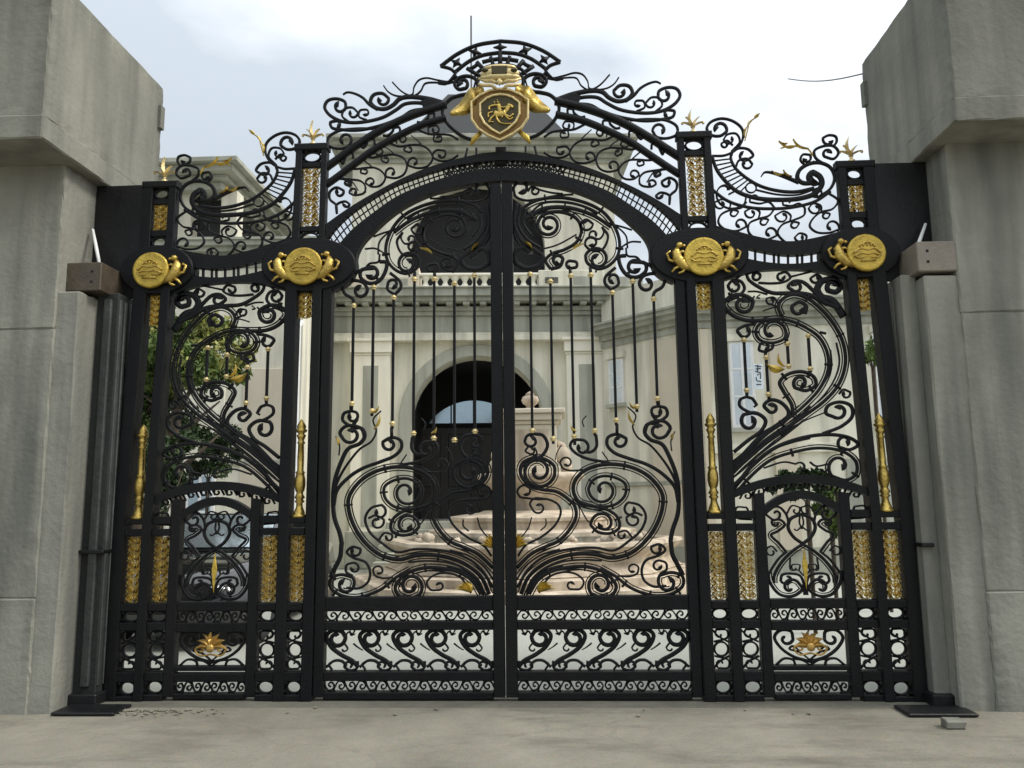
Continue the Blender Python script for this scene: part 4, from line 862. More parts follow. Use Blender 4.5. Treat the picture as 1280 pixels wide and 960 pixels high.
# ------------------------------------------------------------------ infill plates, posts, pillars
def plate_post(m, d):
    b = B(); prism(b, [(3.262, 3.42), (3.50, 3.42), (3.695, 3.55), (3.697, 4.475), (3.246, 4.478), (3.246, 3.8)], 0.02, 0.06, 0.004, m)
    o = obj('infill_plate', b, STEEL); tag(o, d[0], 'steel plate', 'steel infill plates')
    XO_ = 3.52 if m < 0 else 3.45; FLM = FLUTE if m < 0 else CONC
    t = thing('gate_post', d[1], 'gate post', (m*3.42, 0, 0), 'fluted steel gate posts')
    b = B(); mm = lambda x: m*(x-3.42)
    X = lambda a, c: (min(mm(a), mm(c)), max(mm(a), mm(c)))
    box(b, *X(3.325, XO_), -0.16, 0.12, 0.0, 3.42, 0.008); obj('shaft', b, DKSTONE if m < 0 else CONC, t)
    for a, c in (((3.375, 3.445),) if m < 0 else ()):
        b = B(); box(b, *X(a, c), -0.19, -0.155, 0.14, 3.36, 0.008); obj('flute', b, FLM, t)
    for y in ((-0.13, -0.05, 0.03) if m < 0 else (0.02,)):
        b = B(); box(b, *X(3.312, 3.33), y-0.022, y+0.022, 0.14, 3.36, 0.006); obj('flute', b, FLM, t)
    for z in (1.20,):
        b = B(); box(b, *X(3.305, XO_+.015 if m < 0 else 3.40), -0.205, 0.13, z, z+0.03, 0.006); obj('waist_moulding', b, STEEL, t)
    b = B(); box(b, *X(3.285, XO_+.03), -0.22, 0.13, 0.0, 0.09, 0.01); box(b, *X(2.98, 3.48), -0.50, -0.225, 0.0, 0.022, 0.006); obj('base_plate', b, STEEL, t)
    t2 = thing('pillar_bracket', d[2], 'bracket', (m*3.60, 0, 3.40), 'metal brackets on the pillars')
    b = B(); mm2 = lambda x: m*(x-3.60); X2 = lambda a, c: (min(mm2(a), mm2(c)), max(mm2(a), mm2(c)))
    box(b, *X2(3.40, 3.71), -0.33, 0.05, 0.0, 0.25, 0.008); obj('bracket_box', b, d[5], t2)
    for z in (0.08, 0.17):
        b = B(); blob(b, (mm2(3.48), -0.332, z), (0.012, 0.008, 0.012), 8); obj('bolt', b, STEEL, t2)
    b = B(); tube(b, [(mm2(3.74), -0.2, 0.10), (mm2(3.79), -0.25, 0.09), (mm2(3.82), -0.24, 0.13)], 0.006, 6)
    obj('hook', b, STEEL, t2)
    p0, p1 = (at(116, 287, -0.06), at(125, 334, -0.20)) if m < 0 else (at(1157, 280, -0.06), at(1143, 319, -0.20))
    b = B(); tube(b, [p0, (p0+p1)/2, p1], [0.012, 0.016, 0.014], 8); o = obj('white_sky_sliver', b, WHITE, None, True); tag(o, d[3], 'sliver of sky', 'white rods standing in for slivers of sky')  # added white rod imitates bright sky glimpsed between plate and pillar
    # concrete pillar
    def slab(bm, x0, x1, y0, y1, z0, z1, bev=0.012):
        b2 = B(); box(b2, x0, x1, y0, y1, z0, z1, bev)
        bmesh.ops.subdivide_edges(b2, edges=[e for e in b2.edges if e.calc_length() > 0.3], cuts=16, use_grid_fill=True)
        for v in b2.verts:
            if len(v.link_faces) and max(f.normal.angle(v.link_faces[0].normal, 0) for f in v.link_faces) > 0.3: v.co += Vector((random.uniform(-1, 1), random.uniform(-1, 1), random.uniform(-.4, .4)))*0.0045*(2.2 if random.random() < 0.12 else 1)
        me = bpy.data.meshes.new('tmp'); b2.to_mesh(me); b2.free(); bm.from_mesh(me); bpy.data.meshes.remove(me)
    YS_, YC_ = (-0.45, -0.93) if m < 0 else (-0.33, -0.72)
    t3 = thing('concrete_pillar', d[4], 'pillar', (m*4.6, 0.0, 0), 'raw concrete gate pillars')
    P = lambda a, c: (min(m*(a-4.6), m*(c-4.6)), max(m*(a-4.6), m*(c-4.6)))
    b = B(); slab(b, *P(3.70, 5.9), YS_, 0.75, -0.02, 0.87); slab(b, *P(3.70, 5.9), YS_+.004, 0.75, 0.872, 3.05); slab(b, *P(3.702, 5.9), YS_, 0.75, 3.052, 4.49)
    for z in (0.866, 3.046): box(b, *P(3.712, 5.88), YS_+0.014, 0.74, z, z+0.012)
    obj('shaft', b, CONC, t3)
    b = B(); slab(b, *P(XO_-.005, 3.72), YS_+0.02, 0.25, -0.02, 3.37); obj('jamb', b, CONC, t3)
    b = B(); slab(b, *P(3.585, 6.1), YC_-.03, 0.97, 4.48, 4.68); slab(b, *P(3.605, 6.12), YC_, 0.95, 4.678, 5.93)
    box(b, *P(3.57, 3.62), 0.86, 0.94, 5.45, 5.70, 0.004)
    obj('capital', b, CONC2, t3)
plate_post(-1, ('dark steel plate filling the gap beside the brown bracket', 'dark fluted steel post below the brown bracket', 'dark brown metal bracket box on the concrete pillar by the tree', 'thin white rod standing in for a sliver of sky above the brown bracket', 'raw concrete pillar with a brown bracket and overhanging block capital', RUST))
plate_post(1, ('dark steel plate filling the gap beside the tan bracket', 'dark fluted steel post below the tan bracket', 'tan metal bracket box on the darker concrete pillar', 'thin white rod standing in for a sliver of sky above the tan bracket', 'raw concrete pillar with a tan bracket and a cable near its block capital', TANM))

# ------------------------------------------------------------------ ground
def sheet(name, pts, z, m, label=None):
    b = B(); b.faces.new([b.verts.new((x, y, z)) for x, y in pts]); o = obj(name, b, m); tag(o, label, None, None, 'structure'); return o
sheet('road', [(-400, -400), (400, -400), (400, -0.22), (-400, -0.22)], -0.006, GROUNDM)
sheet('courtyard', [(-400, 0.10), (400, 0.10), (400, 900), (-400, 900)], -0.004, COURTM)
b = B(); box(b, -5.5, 5.5, -0.22, 0.10, -0.10, 0.0, 0.004); tag(obj('threshold', b, THRESH), None, None, None, 'structure')
b = B()
for k in range(120):
    x = -2.9+abs(random.gauss(0, 0.35))-0.15 if k < 106 else random.uniform(-3, 3.2); y = -0.30-abs(random.gauss(0, 0.10)) if k < 106 else random.uniform(-0.5, -0.25)
    r = random.uniform(0.004, 0.016); bmesh.ops.create_icosphere(b, subdivisions=1, radius=1, matrix=Matrix.Translation((x, y, r*0.3)) @ Matrix.Rotation(random.random()*6, 4, 'Z') @ Matrix.Diagonal((r*1.4, r, r*0.6, 1)))
for v in b.verts: v.co += Vector((random.uniform(-1, 1), random.uniform(-1, 1), random.uniform(-1, 1)))*0.002
tag(obj('gravel', b, GROUNDM), 'loose crumbs of concrete along the threshold', None, None, 'stuff')
b = B(); c = at(1176, 911, -0.72); box(b, 3.10, 3.24, -0.80, -0.70, -0.01, 0.055, 0.012)
for v in b.verts: v.co += Vector((random.uniform(-1, 1), random.uniform(-1, 1), random.uniform(-.6, .6)))*0.008
tag(obj('concrete_chunk', b, CONC2), 'pale broken concrete chunk at the foot of the right pillar', 'rubble')

# ------------------------------------------------------------------ villa
PHI = math.radians(4.0); VP0 = at(597, 600, 13.2)
VX = Vector((math.cos(PHI), math.sin(PHI), 0)); VY = Vector((-math.sin(PHI), math.cos(PHI), 0))
def vl(px, py, off=0.0):
    d = ray(px, py); P = VP0 + VY*off; P.z = 0; n = VY
    t_ = (P-CAM).dot(n)/d.dot(n); q = CAM+t_*d
    return ((q-Vector((VP0.x, VP0.y, 0))).dot(VX), q.z)
villa = thing('villa', 'cream two storey villa with arched portico, balustrade and dark hipped roof', 'villa', (VP0.x, VP0.y, 0), None, PHI)
xl, xr = vl(412, 500)[0], vl(790, 500)[0]
ztop = vl(597, 380)[1]; zarch = vl(597, 527)[1]; rad = (vl(679, 527)[0]-vl(515, 527)[0])/2; zbase = vl(597, 652)[1]
def archwall(bm, x0, x1, z0, z1, r, zs, y0, y1, xc=0.0, n=28):
    pts = [(x0, z0), (xc-r, z0)] + [(xc+r*math.cos(PI-PI*k/n), zs+r*math.sin(PI*k/n)) for k in range(n+1)] + [(xc+r, z0), (x1, z0)]
    top = [(x0, z1), (xc-r, z1)] + [(xc+r*math.cos(PI-PI*k/n), z1) for k in range(n+1)] + [(xc+r, z1), (x1, z1)]
    A0 = [bm.verts.new((p[0], y0, p[1])) for p in pts]; T0 = [bm.verts.new((p[0], y0, p[1])) for p in top]
    A1 = [bm.verts.new((p[0], y1, p[1])) for p in pts]; T1 = [bm.verts.new((p[0], y1, p[1])) for p in top]
    for i in range(len(pts)-1):
        for q in ((A0[i], A0[i+1], T0[i+1], T0[i]), (A1[i], T1[i], T1[i+1], A1[i+1]), (A0[i], A1[i], A1[i+1], A0[i+1]), (T0[i], T0[i+1], T1[i+1], T1[i])):
            try: bm.faces.new(q)
            except ValueError: pass
    bm.faces.new((A0[0], T0[0], T1[0], A1[0])); bm.faces.new((A0[-1], A1[-1], T1[-1], T0[-1]))
b = B(); archwall(b, xl, xr, 0.0, ztop, rad, zarch, 0.0, 0.5); 
bmesh.ops.remove_doubles(b, verts=b.verts[:], dist=0.0005); obj('portico_wall', b, WALL, villa)
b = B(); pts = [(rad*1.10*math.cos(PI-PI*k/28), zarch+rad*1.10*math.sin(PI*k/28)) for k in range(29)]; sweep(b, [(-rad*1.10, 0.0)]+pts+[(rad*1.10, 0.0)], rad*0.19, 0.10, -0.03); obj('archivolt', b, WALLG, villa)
# porch interior
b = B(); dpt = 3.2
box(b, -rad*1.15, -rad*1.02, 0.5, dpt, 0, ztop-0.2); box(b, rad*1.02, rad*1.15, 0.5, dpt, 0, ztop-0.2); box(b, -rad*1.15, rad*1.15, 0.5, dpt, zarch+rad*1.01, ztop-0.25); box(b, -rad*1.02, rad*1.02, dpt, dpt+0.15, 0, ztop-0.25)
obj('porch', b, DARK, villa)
kx, kz0 = vl(540, 528, dpt)[0]-vl(597, 528, dpt)[0], vl(597, 529, dpt)[1]; kzt = vl(597, 501, dpt)[1]; xc = vl(592, 528, dpt)[0]
kx = abs(kx)*0.98; rr = (kx*kx+(kzt-kz0)**2)/(2*(kzt-kz0)); zc = kzt-rr
b = B(); a0 = math.asin(kx/rr); pts = [(xc+rr*math.sin(-a0+2*a0*k/24), zc+rr*math.cos(-a0+2*a0*k/24)) for k in range(25)]
prism(b, pts, dpt-0.06, dpt-0.03); obj('fanlight', b, GLASS, villa)
b = B(); xd0, xd1 = vl(517, 600, dpt)[0], vl(672, 600, dpt)[0]; zd = vl(597, 535, dpt)[1]; 
box(b, xd0, xd1, dpt-0.12, dpt-0.02, 0.0, zd, 0.01)
for k in range(4):
    a = xd0+(xd1-xd0)*(k+0.12)/4; c = xd0+(xd1-xd0)*(k+0.88)/4
    box(b, a, c, dpt-0.145, dpt-0.11, zd*0.12, zd*0.50, 0.02); box(b, a, c, dpt-0.145, dpt-0.11, zd*0.54, zd*0.95, 0.02)
for k in (1, 2, 3): box(b, xc-kx+2*kx*k/4-.02, xc-kx+2*kx*k/4+.02, dpt-0.09, dpt-0.02, kz0, zc+math.sqrt(max(0, rr*rr-(-kx+2*kx*k/4)**2)))
obj('door', b, DOOR, villa)
b = B()
for k in range(7): box(b, -2.2, 2.2, -0.42*(7-k), 0.0 if k < 6 else dpt, 0.158*k, 0.158*(k+1)-0.002, 0.01)
obj('steps', b, WALLG, villa)
# pilasters
def pilaster(p0, p1):
    x0, x1 = vl(p0, 500)[0], vl(p1, 500)[0]; w = x1-x0; z1 = vl(600, 445)[1]; z2 = vl(600, 425)[1]
    b = B(); box(b, x0, x1, -0.22, 0.0, 0, z1, 0.01); q = obj('pilaster', b, CREAM, villa)
    b = B(); box(b, x0-0.03, x1+0.03, -0.26, 0.0, z1, z1+0.03, 0.01); box(b, x0-0.05, x1+0.05, -0.29, 0.0, z1+0.06, z2-0.08, 0.01); box(b, x0-0.12, x1+0.12, -0.36, 0.0, z2-0.08, z2, 0.015); box(b, x0, x1, -0.225, 0.0, z1+0.03, z1+0.06); obj('pilaster_capital', b, CREAM, q)
    b = B(); zz = vl(600, 458)[1]; box(b, x0+w*0.30, x1-w*0.30, -0.235, -0.215, 1.0, zz, 0.006); obj('pilaster_panel', b, WALLG, q)
    b = B(); box(b, x0-0.08, x1+0.08, -0.32, 0.0, 0, 0.9, 0.02); obj('pilaster_base', b, WALLG, q)
pilaster(441, 488); pilaster(708, 758)
# entablature
z = lambda py: vl(597, py)[1]
def courses(bm, x0, x1, rows):
    for k, (pa, pb, o) in enumerate(rows): box(bm, x0-o*0.9, x1+o*0.9, -o, 0.45-0.002*k, z(pb), z(pa)-0.001, 0.008)
b = B(); courses(b, xl, xr, ((421, 428, .30), (418, 421, .26))); obj('architrave', b, WALL, villa)
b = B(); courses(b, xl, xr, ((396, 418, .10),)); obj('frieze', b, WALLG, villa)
b = B(); courses(b, xl, xr, ((391, 396, .20), (386, 391, .28), (377, 382, .55), (368, 377, .66), (366, 368, .72)))
x = xl
while x < xr: box(b, x, x+0.16, -0.50, 0.0, z(386)+0.001, z(382)-0.001, 0.005); x += 0.42
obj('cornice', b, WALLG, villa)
# balustrade and attic blocks
b = B(); yb0, yb1 = -0.42, -0.18; bx0, bx1 = vl(515, 360)[0], vl(672, 360)[0]
box(b, bx0, bx1, yb0, yb1, z(366), z(363.5), 0.01); box(b, bx0, bx1, yb0-0.03, yb1+0.03, z(350), z(347), 0.015)
bal = obj('balustrade', b, CREAM, villa)
n = 13
for k in range(n):
    x = bx0+(bx1-bx0)*(k+0.5)/n; h = z(350)-z(363.5); w = (bx1-bx0)/n
    c = B(); lathe(c, [(w*.49, 0), (w*.47, h*.08), (w*.34, h*.25), (w*.22, h*.45), (w*.22, h*.58), (w*.36, h*.78), (w*.48, h*.93), (w*.49, h)], x, -0.30, 14, z(363.5)); obj('baluster', c, CREAM, bal, True)
def attic(pa, pb, pt, mat_, panel=None):
    x0, x1 = vl(pa, 360)[0], vl(pb, 360)[0]; b = B(); box(b, x0, x1, -0.45, 0.3, z(366), z(pt), 0.015); o = obj('attic_block', b, mat_, villa)
    if panel:
        b = B(); box(b, vl(panel[0], 360)[0], vl(panel[1], 360)[0], -0.465, -0.44, z(panel[3]), z(panel[2]), 0.004); obj('attic_panel', b, WALLG, o)
attic(409, 515, 351, WALLP, (478, 512, 354, 364)); attic(513.5, 526, 340, WALLP); attic(672, 752, 344, WALL, (715, 736, 352, 363)); attic(752.5, 800, 352, WALLG)
b = B(); x0, x1 = vl(680, 356)[0], vl(696, 356)[0]
for k in range(4): box(b, x0, x1, -0.47, -0.452, z(360)+k*0.04, z(360)+k*0.04+0.025)
obj('vent_grille', b, LOUV, villa)
# upper storey
OFF = 2.2; zu = lambda py: vl(597, py, OFF)[1]; ux = lambda px: vl(px, 260, OFF)[0]
b = B(); r2 = (ux(682)-ux(512))/2*0.98; archwall(b, ux(440), ux(768), z(366), zu(203), r2, zu(310), OFF, OFF+0.4, (ux(682)+ux(512))/2); bmesh.ops.remove_doubles(b, verts=b.verts[:], dist=0.0005); obj('upper_wall', b, WALL, villa)
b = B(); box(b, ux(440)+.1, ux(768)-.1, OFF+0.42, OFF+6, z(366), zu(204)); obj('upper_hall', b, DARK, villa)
b = B()
for pa, pb, o in ((200, 205, .10), (195, 200, .22), (189, 195, .38), (184, 189, .50), (179, 184, .66)): box(b, ux(440)-o, ux(768)+o, OFF-o, OFF+6.4, zu(pb), zu(pa)-.001, 0.01)
obj('upper_cornice', b, WALLG, villa)
b = B(); zr0 = zu(179); zr1 = vl(620, 118, OFF+2.4)[1]; a0, a1 = ux(440)-.2, ux(768)+.2
x0, x1 = ux(497), ux(722)
v = [b.verts.new(q) for q in ((x0, OFF, zr0), (x1, OFF, zr0), (x1, OFF+5.5, zr0), (x0, OFF+5.5, zr0), (vl(560, 118, OFF+2.4)[0], OFF+2.4, zr1), (vl(660, 118, OFF+2.4)[0], OFF+2.4, zr1))]
for q in ((0, 1, 5, 4), (1, 2, 5), (2, 3, 4, 5), (3, 0, 4), (3, 2, 1, 0)): b.faces.new([v[i] for i in q])
obj('roof', b, ROOF, villa)
b = B(); x0, x1 = ux(699), ux(716); box(b, x0, x1, OFF+0.6, OFF+1.6, zr0, zu(160), 0.03); obj('chimney', b, WALLP, villa)
q = vl(589, 60, OFF+2.4); b = B(); tube(b, [(q[0], OFF+2.4, zr1-.3), (q[0], OFF+2.4, vl(589, 20, OFF+2.4)[1])], 0.03, 6); obj('lightning_rod', b, WIRE, villa)

# wings -----------------------------------------------------------------
def wing(name, label, pts, zc, ztop, wallm, courses_px=True):
    t = thing(name, label, 'house wing', (pts[0][0], pts[0][1], 0))
    o = Vector((pts[0][0], pts[0][1]))
    P = [Vector(p)-o for p in pts]
    def strip(bm, off, z0, z1, th=0.4):
        # vertical slab following the facade, pushed out by off (towards the road)
        N = []
        for i in range(len(P)):
            d = Vector((0, 0))
            if i: d += (P[i]-P[i-1]).normalized()
            if i < len(P)-1: d += (P[i+1]-P[i]).normalized()
            d.normalize(); N.append(Vector((d.y, -d.x)))
        for i in range(len(P)-1):
            a, b_ = P[i]+N[i]*off, P[i+1]+N[i+1]*off; c, d_ = P[i+1]-N[i+1]*th, P[i]-N[i]*th
            lo = [bm.verts.new((*q, z0)) for q in (a, b_, c, d_)]; hi = [bm.verts.new((*q, z1)) for q in (a, b_, c, d_)]
            bm.faces.new(lo[::-1]); bm.faces.new(hi)
            for k in range(4): bm.faces.new((lo[k], lo[(k+1) % 4], hi[(k+1) % 4], hi[k]))
    b = B(); strip(b, 0, 0, ztop); obj('wall', b, wallm, t)
    b = B()
    for k, (z0, z1, of) in enumerate(((zc-0.42, zc-0.30, .05), (zc-0.25, zc-0.12, .12), (zc-0.119, zc-0.02, .28), (zc-0.019, zc+0.08, .40), (zc+0.081, zc+0.13, .46))): strip(b, of, z0, z1)
    obj('cornice', b, WALLG, t)
    b = B(); strip(b, 0.06, 0, 0.55); obj('plinth', b, WALLG, t)
    return t, P
def wall_item(t, P, i, f0, f1, z0, z1, name, m, off=0.03, th=0.06, parent=None, bev=0.01):
    d = (P[i+1]-P[i]); L = d.length; u = d/L; nrm = Vector((u.y, -u.x)); b = B()
    x0, x1 = f0*L, f1*L; box(b, x0, x1, -off-th, -off, z0, z1, bev)
    ang = math.atan2(u.y, u.x); R = Matrix.Rotation(ang, 4, 'Z'); R.translation = (P[i].x, P[i].y, 0)
    for v in b.verts: v.co = R @ v.co
    return obj(name, b, m, parent or t)
rt, RP = wing('wing_building', 'pale angled wing with cornice and windows behind the wicket on the shrub side', [(1.75, 13.1), (3.75, 10.9), (9.6, 10.5)], 5.75, 6.7, WALL)
def window(t, P, i, f0, f1, z0, z1, gm=BLUEP):
    fr = wall_item(t, P, i, f0, f1, z0, z1, 'window', WHITE, 0.0, 0.07)
    L = (P[i+1]-P[i]).length; e = 0.07/L
    wall_item(t, P, i, f0+e, f1-e, z0+0.07, z1-0.07, 'pane', gm, 0.055, 0.02, fr, 0.003)
    for zz in (0.36, 0.68): wall_item(t, P, i, f0+e*.5, f1-e*.5, z0+(z1-z0)*zz-.02, z0+(z1-z0)*zz+.02, 'glazing_bar', WHITE, 0.061, 0.022, fr, 0.003)
    wall_item(t, P, i, f0-e*.6, f1+e*.6, z0-.10, z0-.005, 'sill', WALLG, 0.0, 0.16, fr, 0.01); wall_item(t, P, i, f0-e*.8, f1+e*.8, z1+.005, z1+.16, 'lintel', WALL, 0.0, 0.12, fr, 0.01)
    wall_item(t, P, i, (f0+f1)/2-e*.4, (f0+f1)/2+e*.4, z0+0.06, z1-0.06, 'mullion', WHITE, 0.06, 0.025, fr, 0.003)
    return fr
window(rt, RP, 0, 0.08, 0.24, 3.9, 5.0); 
window(rt, RP, 1, 0.105, 0.195, 3.1, 5.0); window(rt, RP, 1, 0.62, 0.78, 3.1, 5.1)
wall_item(rt, RP, 1, 0.0, 0.03, 0.5, 5.3, 'pilaster', WALLP, 0.0, 0.12); wall_item(rt, RP, 1, 0.25, 0.33, 0.5, 5.3, 'pilaster', WALLP, 0.0, 0.12); wall_item(rt, RP, 0, 0.52, 0.98, 0.5, 5.25, 'wall_panel', WALLP, 0.0, 0.05)
wall_item(rt, RP, 1, 0.02, 0.5, 2.55, 2.75, 'sill_course', WALL, 0.0, 0.10); wall_item(rt, RP, 0, 0.0, 0.99, 1.9, 2.0, 'sill_course', WALLG, 0.0, 0.06)
wall_item(rt, RP, 1, 0.50, 0.99, 0.55, 2.4, 'wall_panel', WALLG, 0.0, 0.04)
# small hanging sign with dark strokes
p = at(948, 470, 10.2); sg = thing('wall_sign', 'small pale vertical sign with dark brush marks on the wing wall', 'sign', (p.x, p.y, p.z))
b = B(); box(b, -0.10, 0.10, 0.0, 0.03, -0.28, 0.26, 0.004); obj('board', b, BLUEP, sg)
b = B()
for pts in ([(-.06, .22), (.07, .20)], [(-.05, .15), (.06, .16)], [(0.0, .24), (-.01, .10)], [(-.06, .10), (.05, .07)], [(-.03, .02), (.05, .05), (.04, -.06)], [(-.05, -.02), (-.04, -.10), (.05, -.12)], [(-.05, -.18), (.05, -.18)]): sweep(b, pts, 0.022, 0.012, -0.006)
obj('lettering', b, BLACKINK, sg)

lt, LP = wing('wing_building', 'pale wing with projecting eave behind the tree side panel', [(-10.5, 8.9), (-4.62, 9.1), (-4.95, 12.6)], 6.85, 7.0, WALL)
# upper floor set under a wide eave
e0 = at(150, 236, 9.1); e1 = at(318, 238, 9.1)
def lloc(x, y): return (x+10.5, y-8.9)
zE = at(296, 194, 8.2).z; xE = at(296, 194, 8.2).x
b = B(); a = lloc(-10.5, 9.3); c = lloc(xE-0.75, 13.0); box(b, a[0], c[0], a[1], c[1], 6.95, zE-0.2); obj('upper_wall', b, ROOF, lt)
b = B()
for k, (o, dz0, dz1) in enumerate(((0.0, -0.10, 0.0), (0.14, -0.24, -0.101), (0.34, -0.34, -0.241), (0.48, -0.5, -0.341))):
    a = lloc(-10.8, 8.2+o); c = lloc(xE-o, 13.2); box(b, a[0], c[0], a[1], c[1]+o*.1, zE+dz0, zE+dz1, 0.01)
obj('eave', b, WALLG, lt)
for px_ in (289, 232):
    b = B(); x = at(px_, 250, 9.0).x; q = lloc(x, 9.0); box(b, q[0]-0.17, q[0]+0.17, q[1]-0.1, q[1]+0.25, 6.95, zE-0.45, 0.01); obj('upper_pilaster', b, WALL, lt)
wall_item(lt, LP, 0, 0.80, 0.965, 0.5, 4.3, 'wall_panel', WALLP, 0.0, 0.05); wall_item(lt, LP, 0, 0.60, 0.74, 2.2, 4.2, 'wall_panel', WALL, 0.0, 0.05); 
wall_item(lt, LP, 0, 0.0, 0.99, 2.35, 2.45, 'sill_course', WALLG, 0.0, 0.06)
window(lt, LP, 0, 0.62, 0.72, 1.0, 2.2, GLASS)
b = B(); q = lloc(at(372, 470, 8.9).x, 8.9); z1 = at(372, 408, 8.9).z; tube(b, [(q[0], q[1], 0.2), (q[0], q[1], z1), (q[0]+0.02, q[1]+0.12, z1+.12)], 0.045, 8); obj('downpipe', b, WHITE, lt)
# dark link wall between portico and left wing
lk = thing('link_wall', 'dark grey louvred wall between the portico and the wing on the tree side', 'wall', (-4.15, 13.55, 0))
b = B(); z1 = at(425, 424, 13.4).z; box(b, -1.2, 0.6, -0.05, 0.3, 0, z1+1.6); obj('wall', b, WALLG, lk)
b = B()
for k in range(30): box(b, -1.15, 0.0, -0.13+0.02*(k % 2), -0.06, 0.3+k*(z1-0.3)/30, 0.3+(k+0.82)*(z1-0.3)/30, 0.004)
obj('louvre', b, LOUV, lk)

# ------------------------------------------------------------------ fountain
fc = at(664, 600, 9.4)
ft = thing('fountain', 'tiered peach stone fountain with wide stepped basin and urn finial', 'fountain', (fc.x, 9.4, 0))
zf = lambda py, Y=9.4: at(664, py, Y).z
S = (9.4+DIST)/FPX
def pr(name, prof, m, seg=40, sm=True, parent=ft):
    b = B(); lathe(b, prof, 0, 0, seg); return obj(name, b, m, parent, sm)
pr('basin_step', [(3.55, 0), (3.55, 0.14), (3.50, 0.16), (3.22, 0.16), (3.22, 0.30), (3.17, 0.32), (2.5, 0.32)], PEACH, 8, False)
pr('basin', [(2.9, 0.30), (2.95, 0.34), (2.80, 0.42), (2.72, 0.50), (2.76, 0.62), (2.92, 0.74), (2.97, 0.80), (2.95, 0.86), (2.74, 0.88), (2.64, 0.84), (2.6, 0.55)], PEACH, 8, False)
pr('basin_water', [(2.62, 0.60), (2.61, 0.70)], GLASS, 8, False)
pr('plinth', [(2.0, 0.5), (2.0, 0.92), (2.07, 0.95), (2.07, 1.02), (1.9, 1.05), (1.62, 1.07), (1.62, 1.20), (1.66, 1.22), (1.66, 1.28), (1.4, 1.32), (1.05, 1.36), (0.95, 1.40)], PEACH, 8, False)
z1 = zf(592); z2 = zf(515); z3 = zf(493)
pr('lower_bowl', [(0.55, 1.38), (0.50, 1.45), (0.62, z1-0.45), (0.85, z1-0.22), (1.02, z1-0.10), (1.06, z1-0.03), (1.04, z1), (0.9, z1-0.01), (0.6, z1-0.04)], PEACH, 96)
for v in bpy.data.objects['lower_bowl'].data.vertices:
    if v.co.z < z1-0.06 and v.co.z > 1.46:
        k_ = 1+0.07*abs(math.sin(8*math.atan2(v.co.y, v.co.x))); v.co.x *= k_; v.co.y *= k_
b = B(); hw = 0.52; 
for a, c, w in ((z1-0.05, z1+0.12, hw*1.12), (z1+0.12, z2-0.30, hw), (z2-0.30, z2-0.22, hw*1.08), (z2-0.22, z2-0.09, hw*1.2), (z2-0.09, z2, hw*1.33)): box(b, -w, w, -w, w, a+.001, c, 0.015)
obj('pedestal', b, WALLP, ft)
b = B(); box(b, -hw*.7, hw*.7, -hw-0.02, -hw+0.05, z1+0.22, z2-0.4, 0.01); obj('pedestal_panel', b, PEACH, ft)
pr('urn_finial', [(0.16, z2), (0.16, z2+0.05), (0.08, z2+0.09), (0.08, z2+0.12), (0.15, z2+0.17), (0.18, z2+0.24), (0.15, z2+0.31), (0.08, z2+0.34), (0.10, z2+0.36), (0.05, z2+0.40), (0.01, z2+0.42)], PEACH, 24)
for sx in (-1, 1):
    b = B(); blob(b, (sx*0.62, -0.35, z1+0.35), (0.16, 0.16, 0.18), 16); blob(b, (sx*0.70, -0.40, z1+0.12), (0.12, 0.12, 0.16), 14); tube(b, [(sx*0.52, -0.3, z1+0.6), (sx*0.62, -0.36, z1+0.52), (sx*0.66, -0.38, z1+0.4)], [.05, .08, .08], 10); obj('carved_volute', b, PEACH, ft, True)
b = B()
for k in range(9):
    a = -PI/2+(k-4)*0.33; q = Vector((2.2*math.cos(a), 2.2*math.sin(a), 0.84))
    for j in range(4): 
        b = B(); blob(b, q+Vector((random.uniform(-.12, .12), random.uniform(-.10, .0), random.uniform(-.05, .12))), (random.uniform(.05, .11), random.uniform(.05, .10), random.uniform(.05, .09)), 10)
        for v in b.verts: v.co += Vector((random.uniform(-1, 1), random.uniform(-1, 1), random.uniform(-1, 1)))*0.012
        obj('rock', b, PEACH, ft, True)

# ------------------------------------------------------------------ vegetation
def crown(name, n, shape, lm, parent, size=0.075, clumps=14, R=random):
    """uneven crown: leaf-sized faces gathered in clumps through the volume"""
    b = B(); cl = []
    for _ in range(clumps):
        while True:
            q = Vector((R.uniform(-1, 1), R.uniform(-1, 1), R.uniform(-1, 1)))
            if q.length < 1: break
        cl.append((Vector((q.x*shape[0], q.y*shape[1], q.z*shape[2])), R.uniform(0.25, 0.48)))
    for k in range(n):
        c, r = cl[k % clumps]; d = Vector((R.gauss(0, 1), R.gauss(0, 1), R.gauss(0, 1))).normalized()*r*R.random()**0.4*min(shape)
        p = c+d; a = Vector((R.gauss(0, 1), R.gauss(0, 1), R.gauss(0, 0.6))).normalized(); s = size*R.uniform(0.6, 1.4); o = a.orthogonal().normalized(); o.rotate(Matrix.Rotation(R.random()*6.3, 3, a)); t2 = a.cross(o)
        v = [b.verts.new(p+o*s*x+t2*s*0.45*y+a*s*0.2*h) for x, y, h in ((-1, 0, 0), (-.2, -1, .4), (1, 0, -.3), (-.2, 1, .4))]
        b.faces.new(v)
    me = obj(name, b, lm, parent); return me
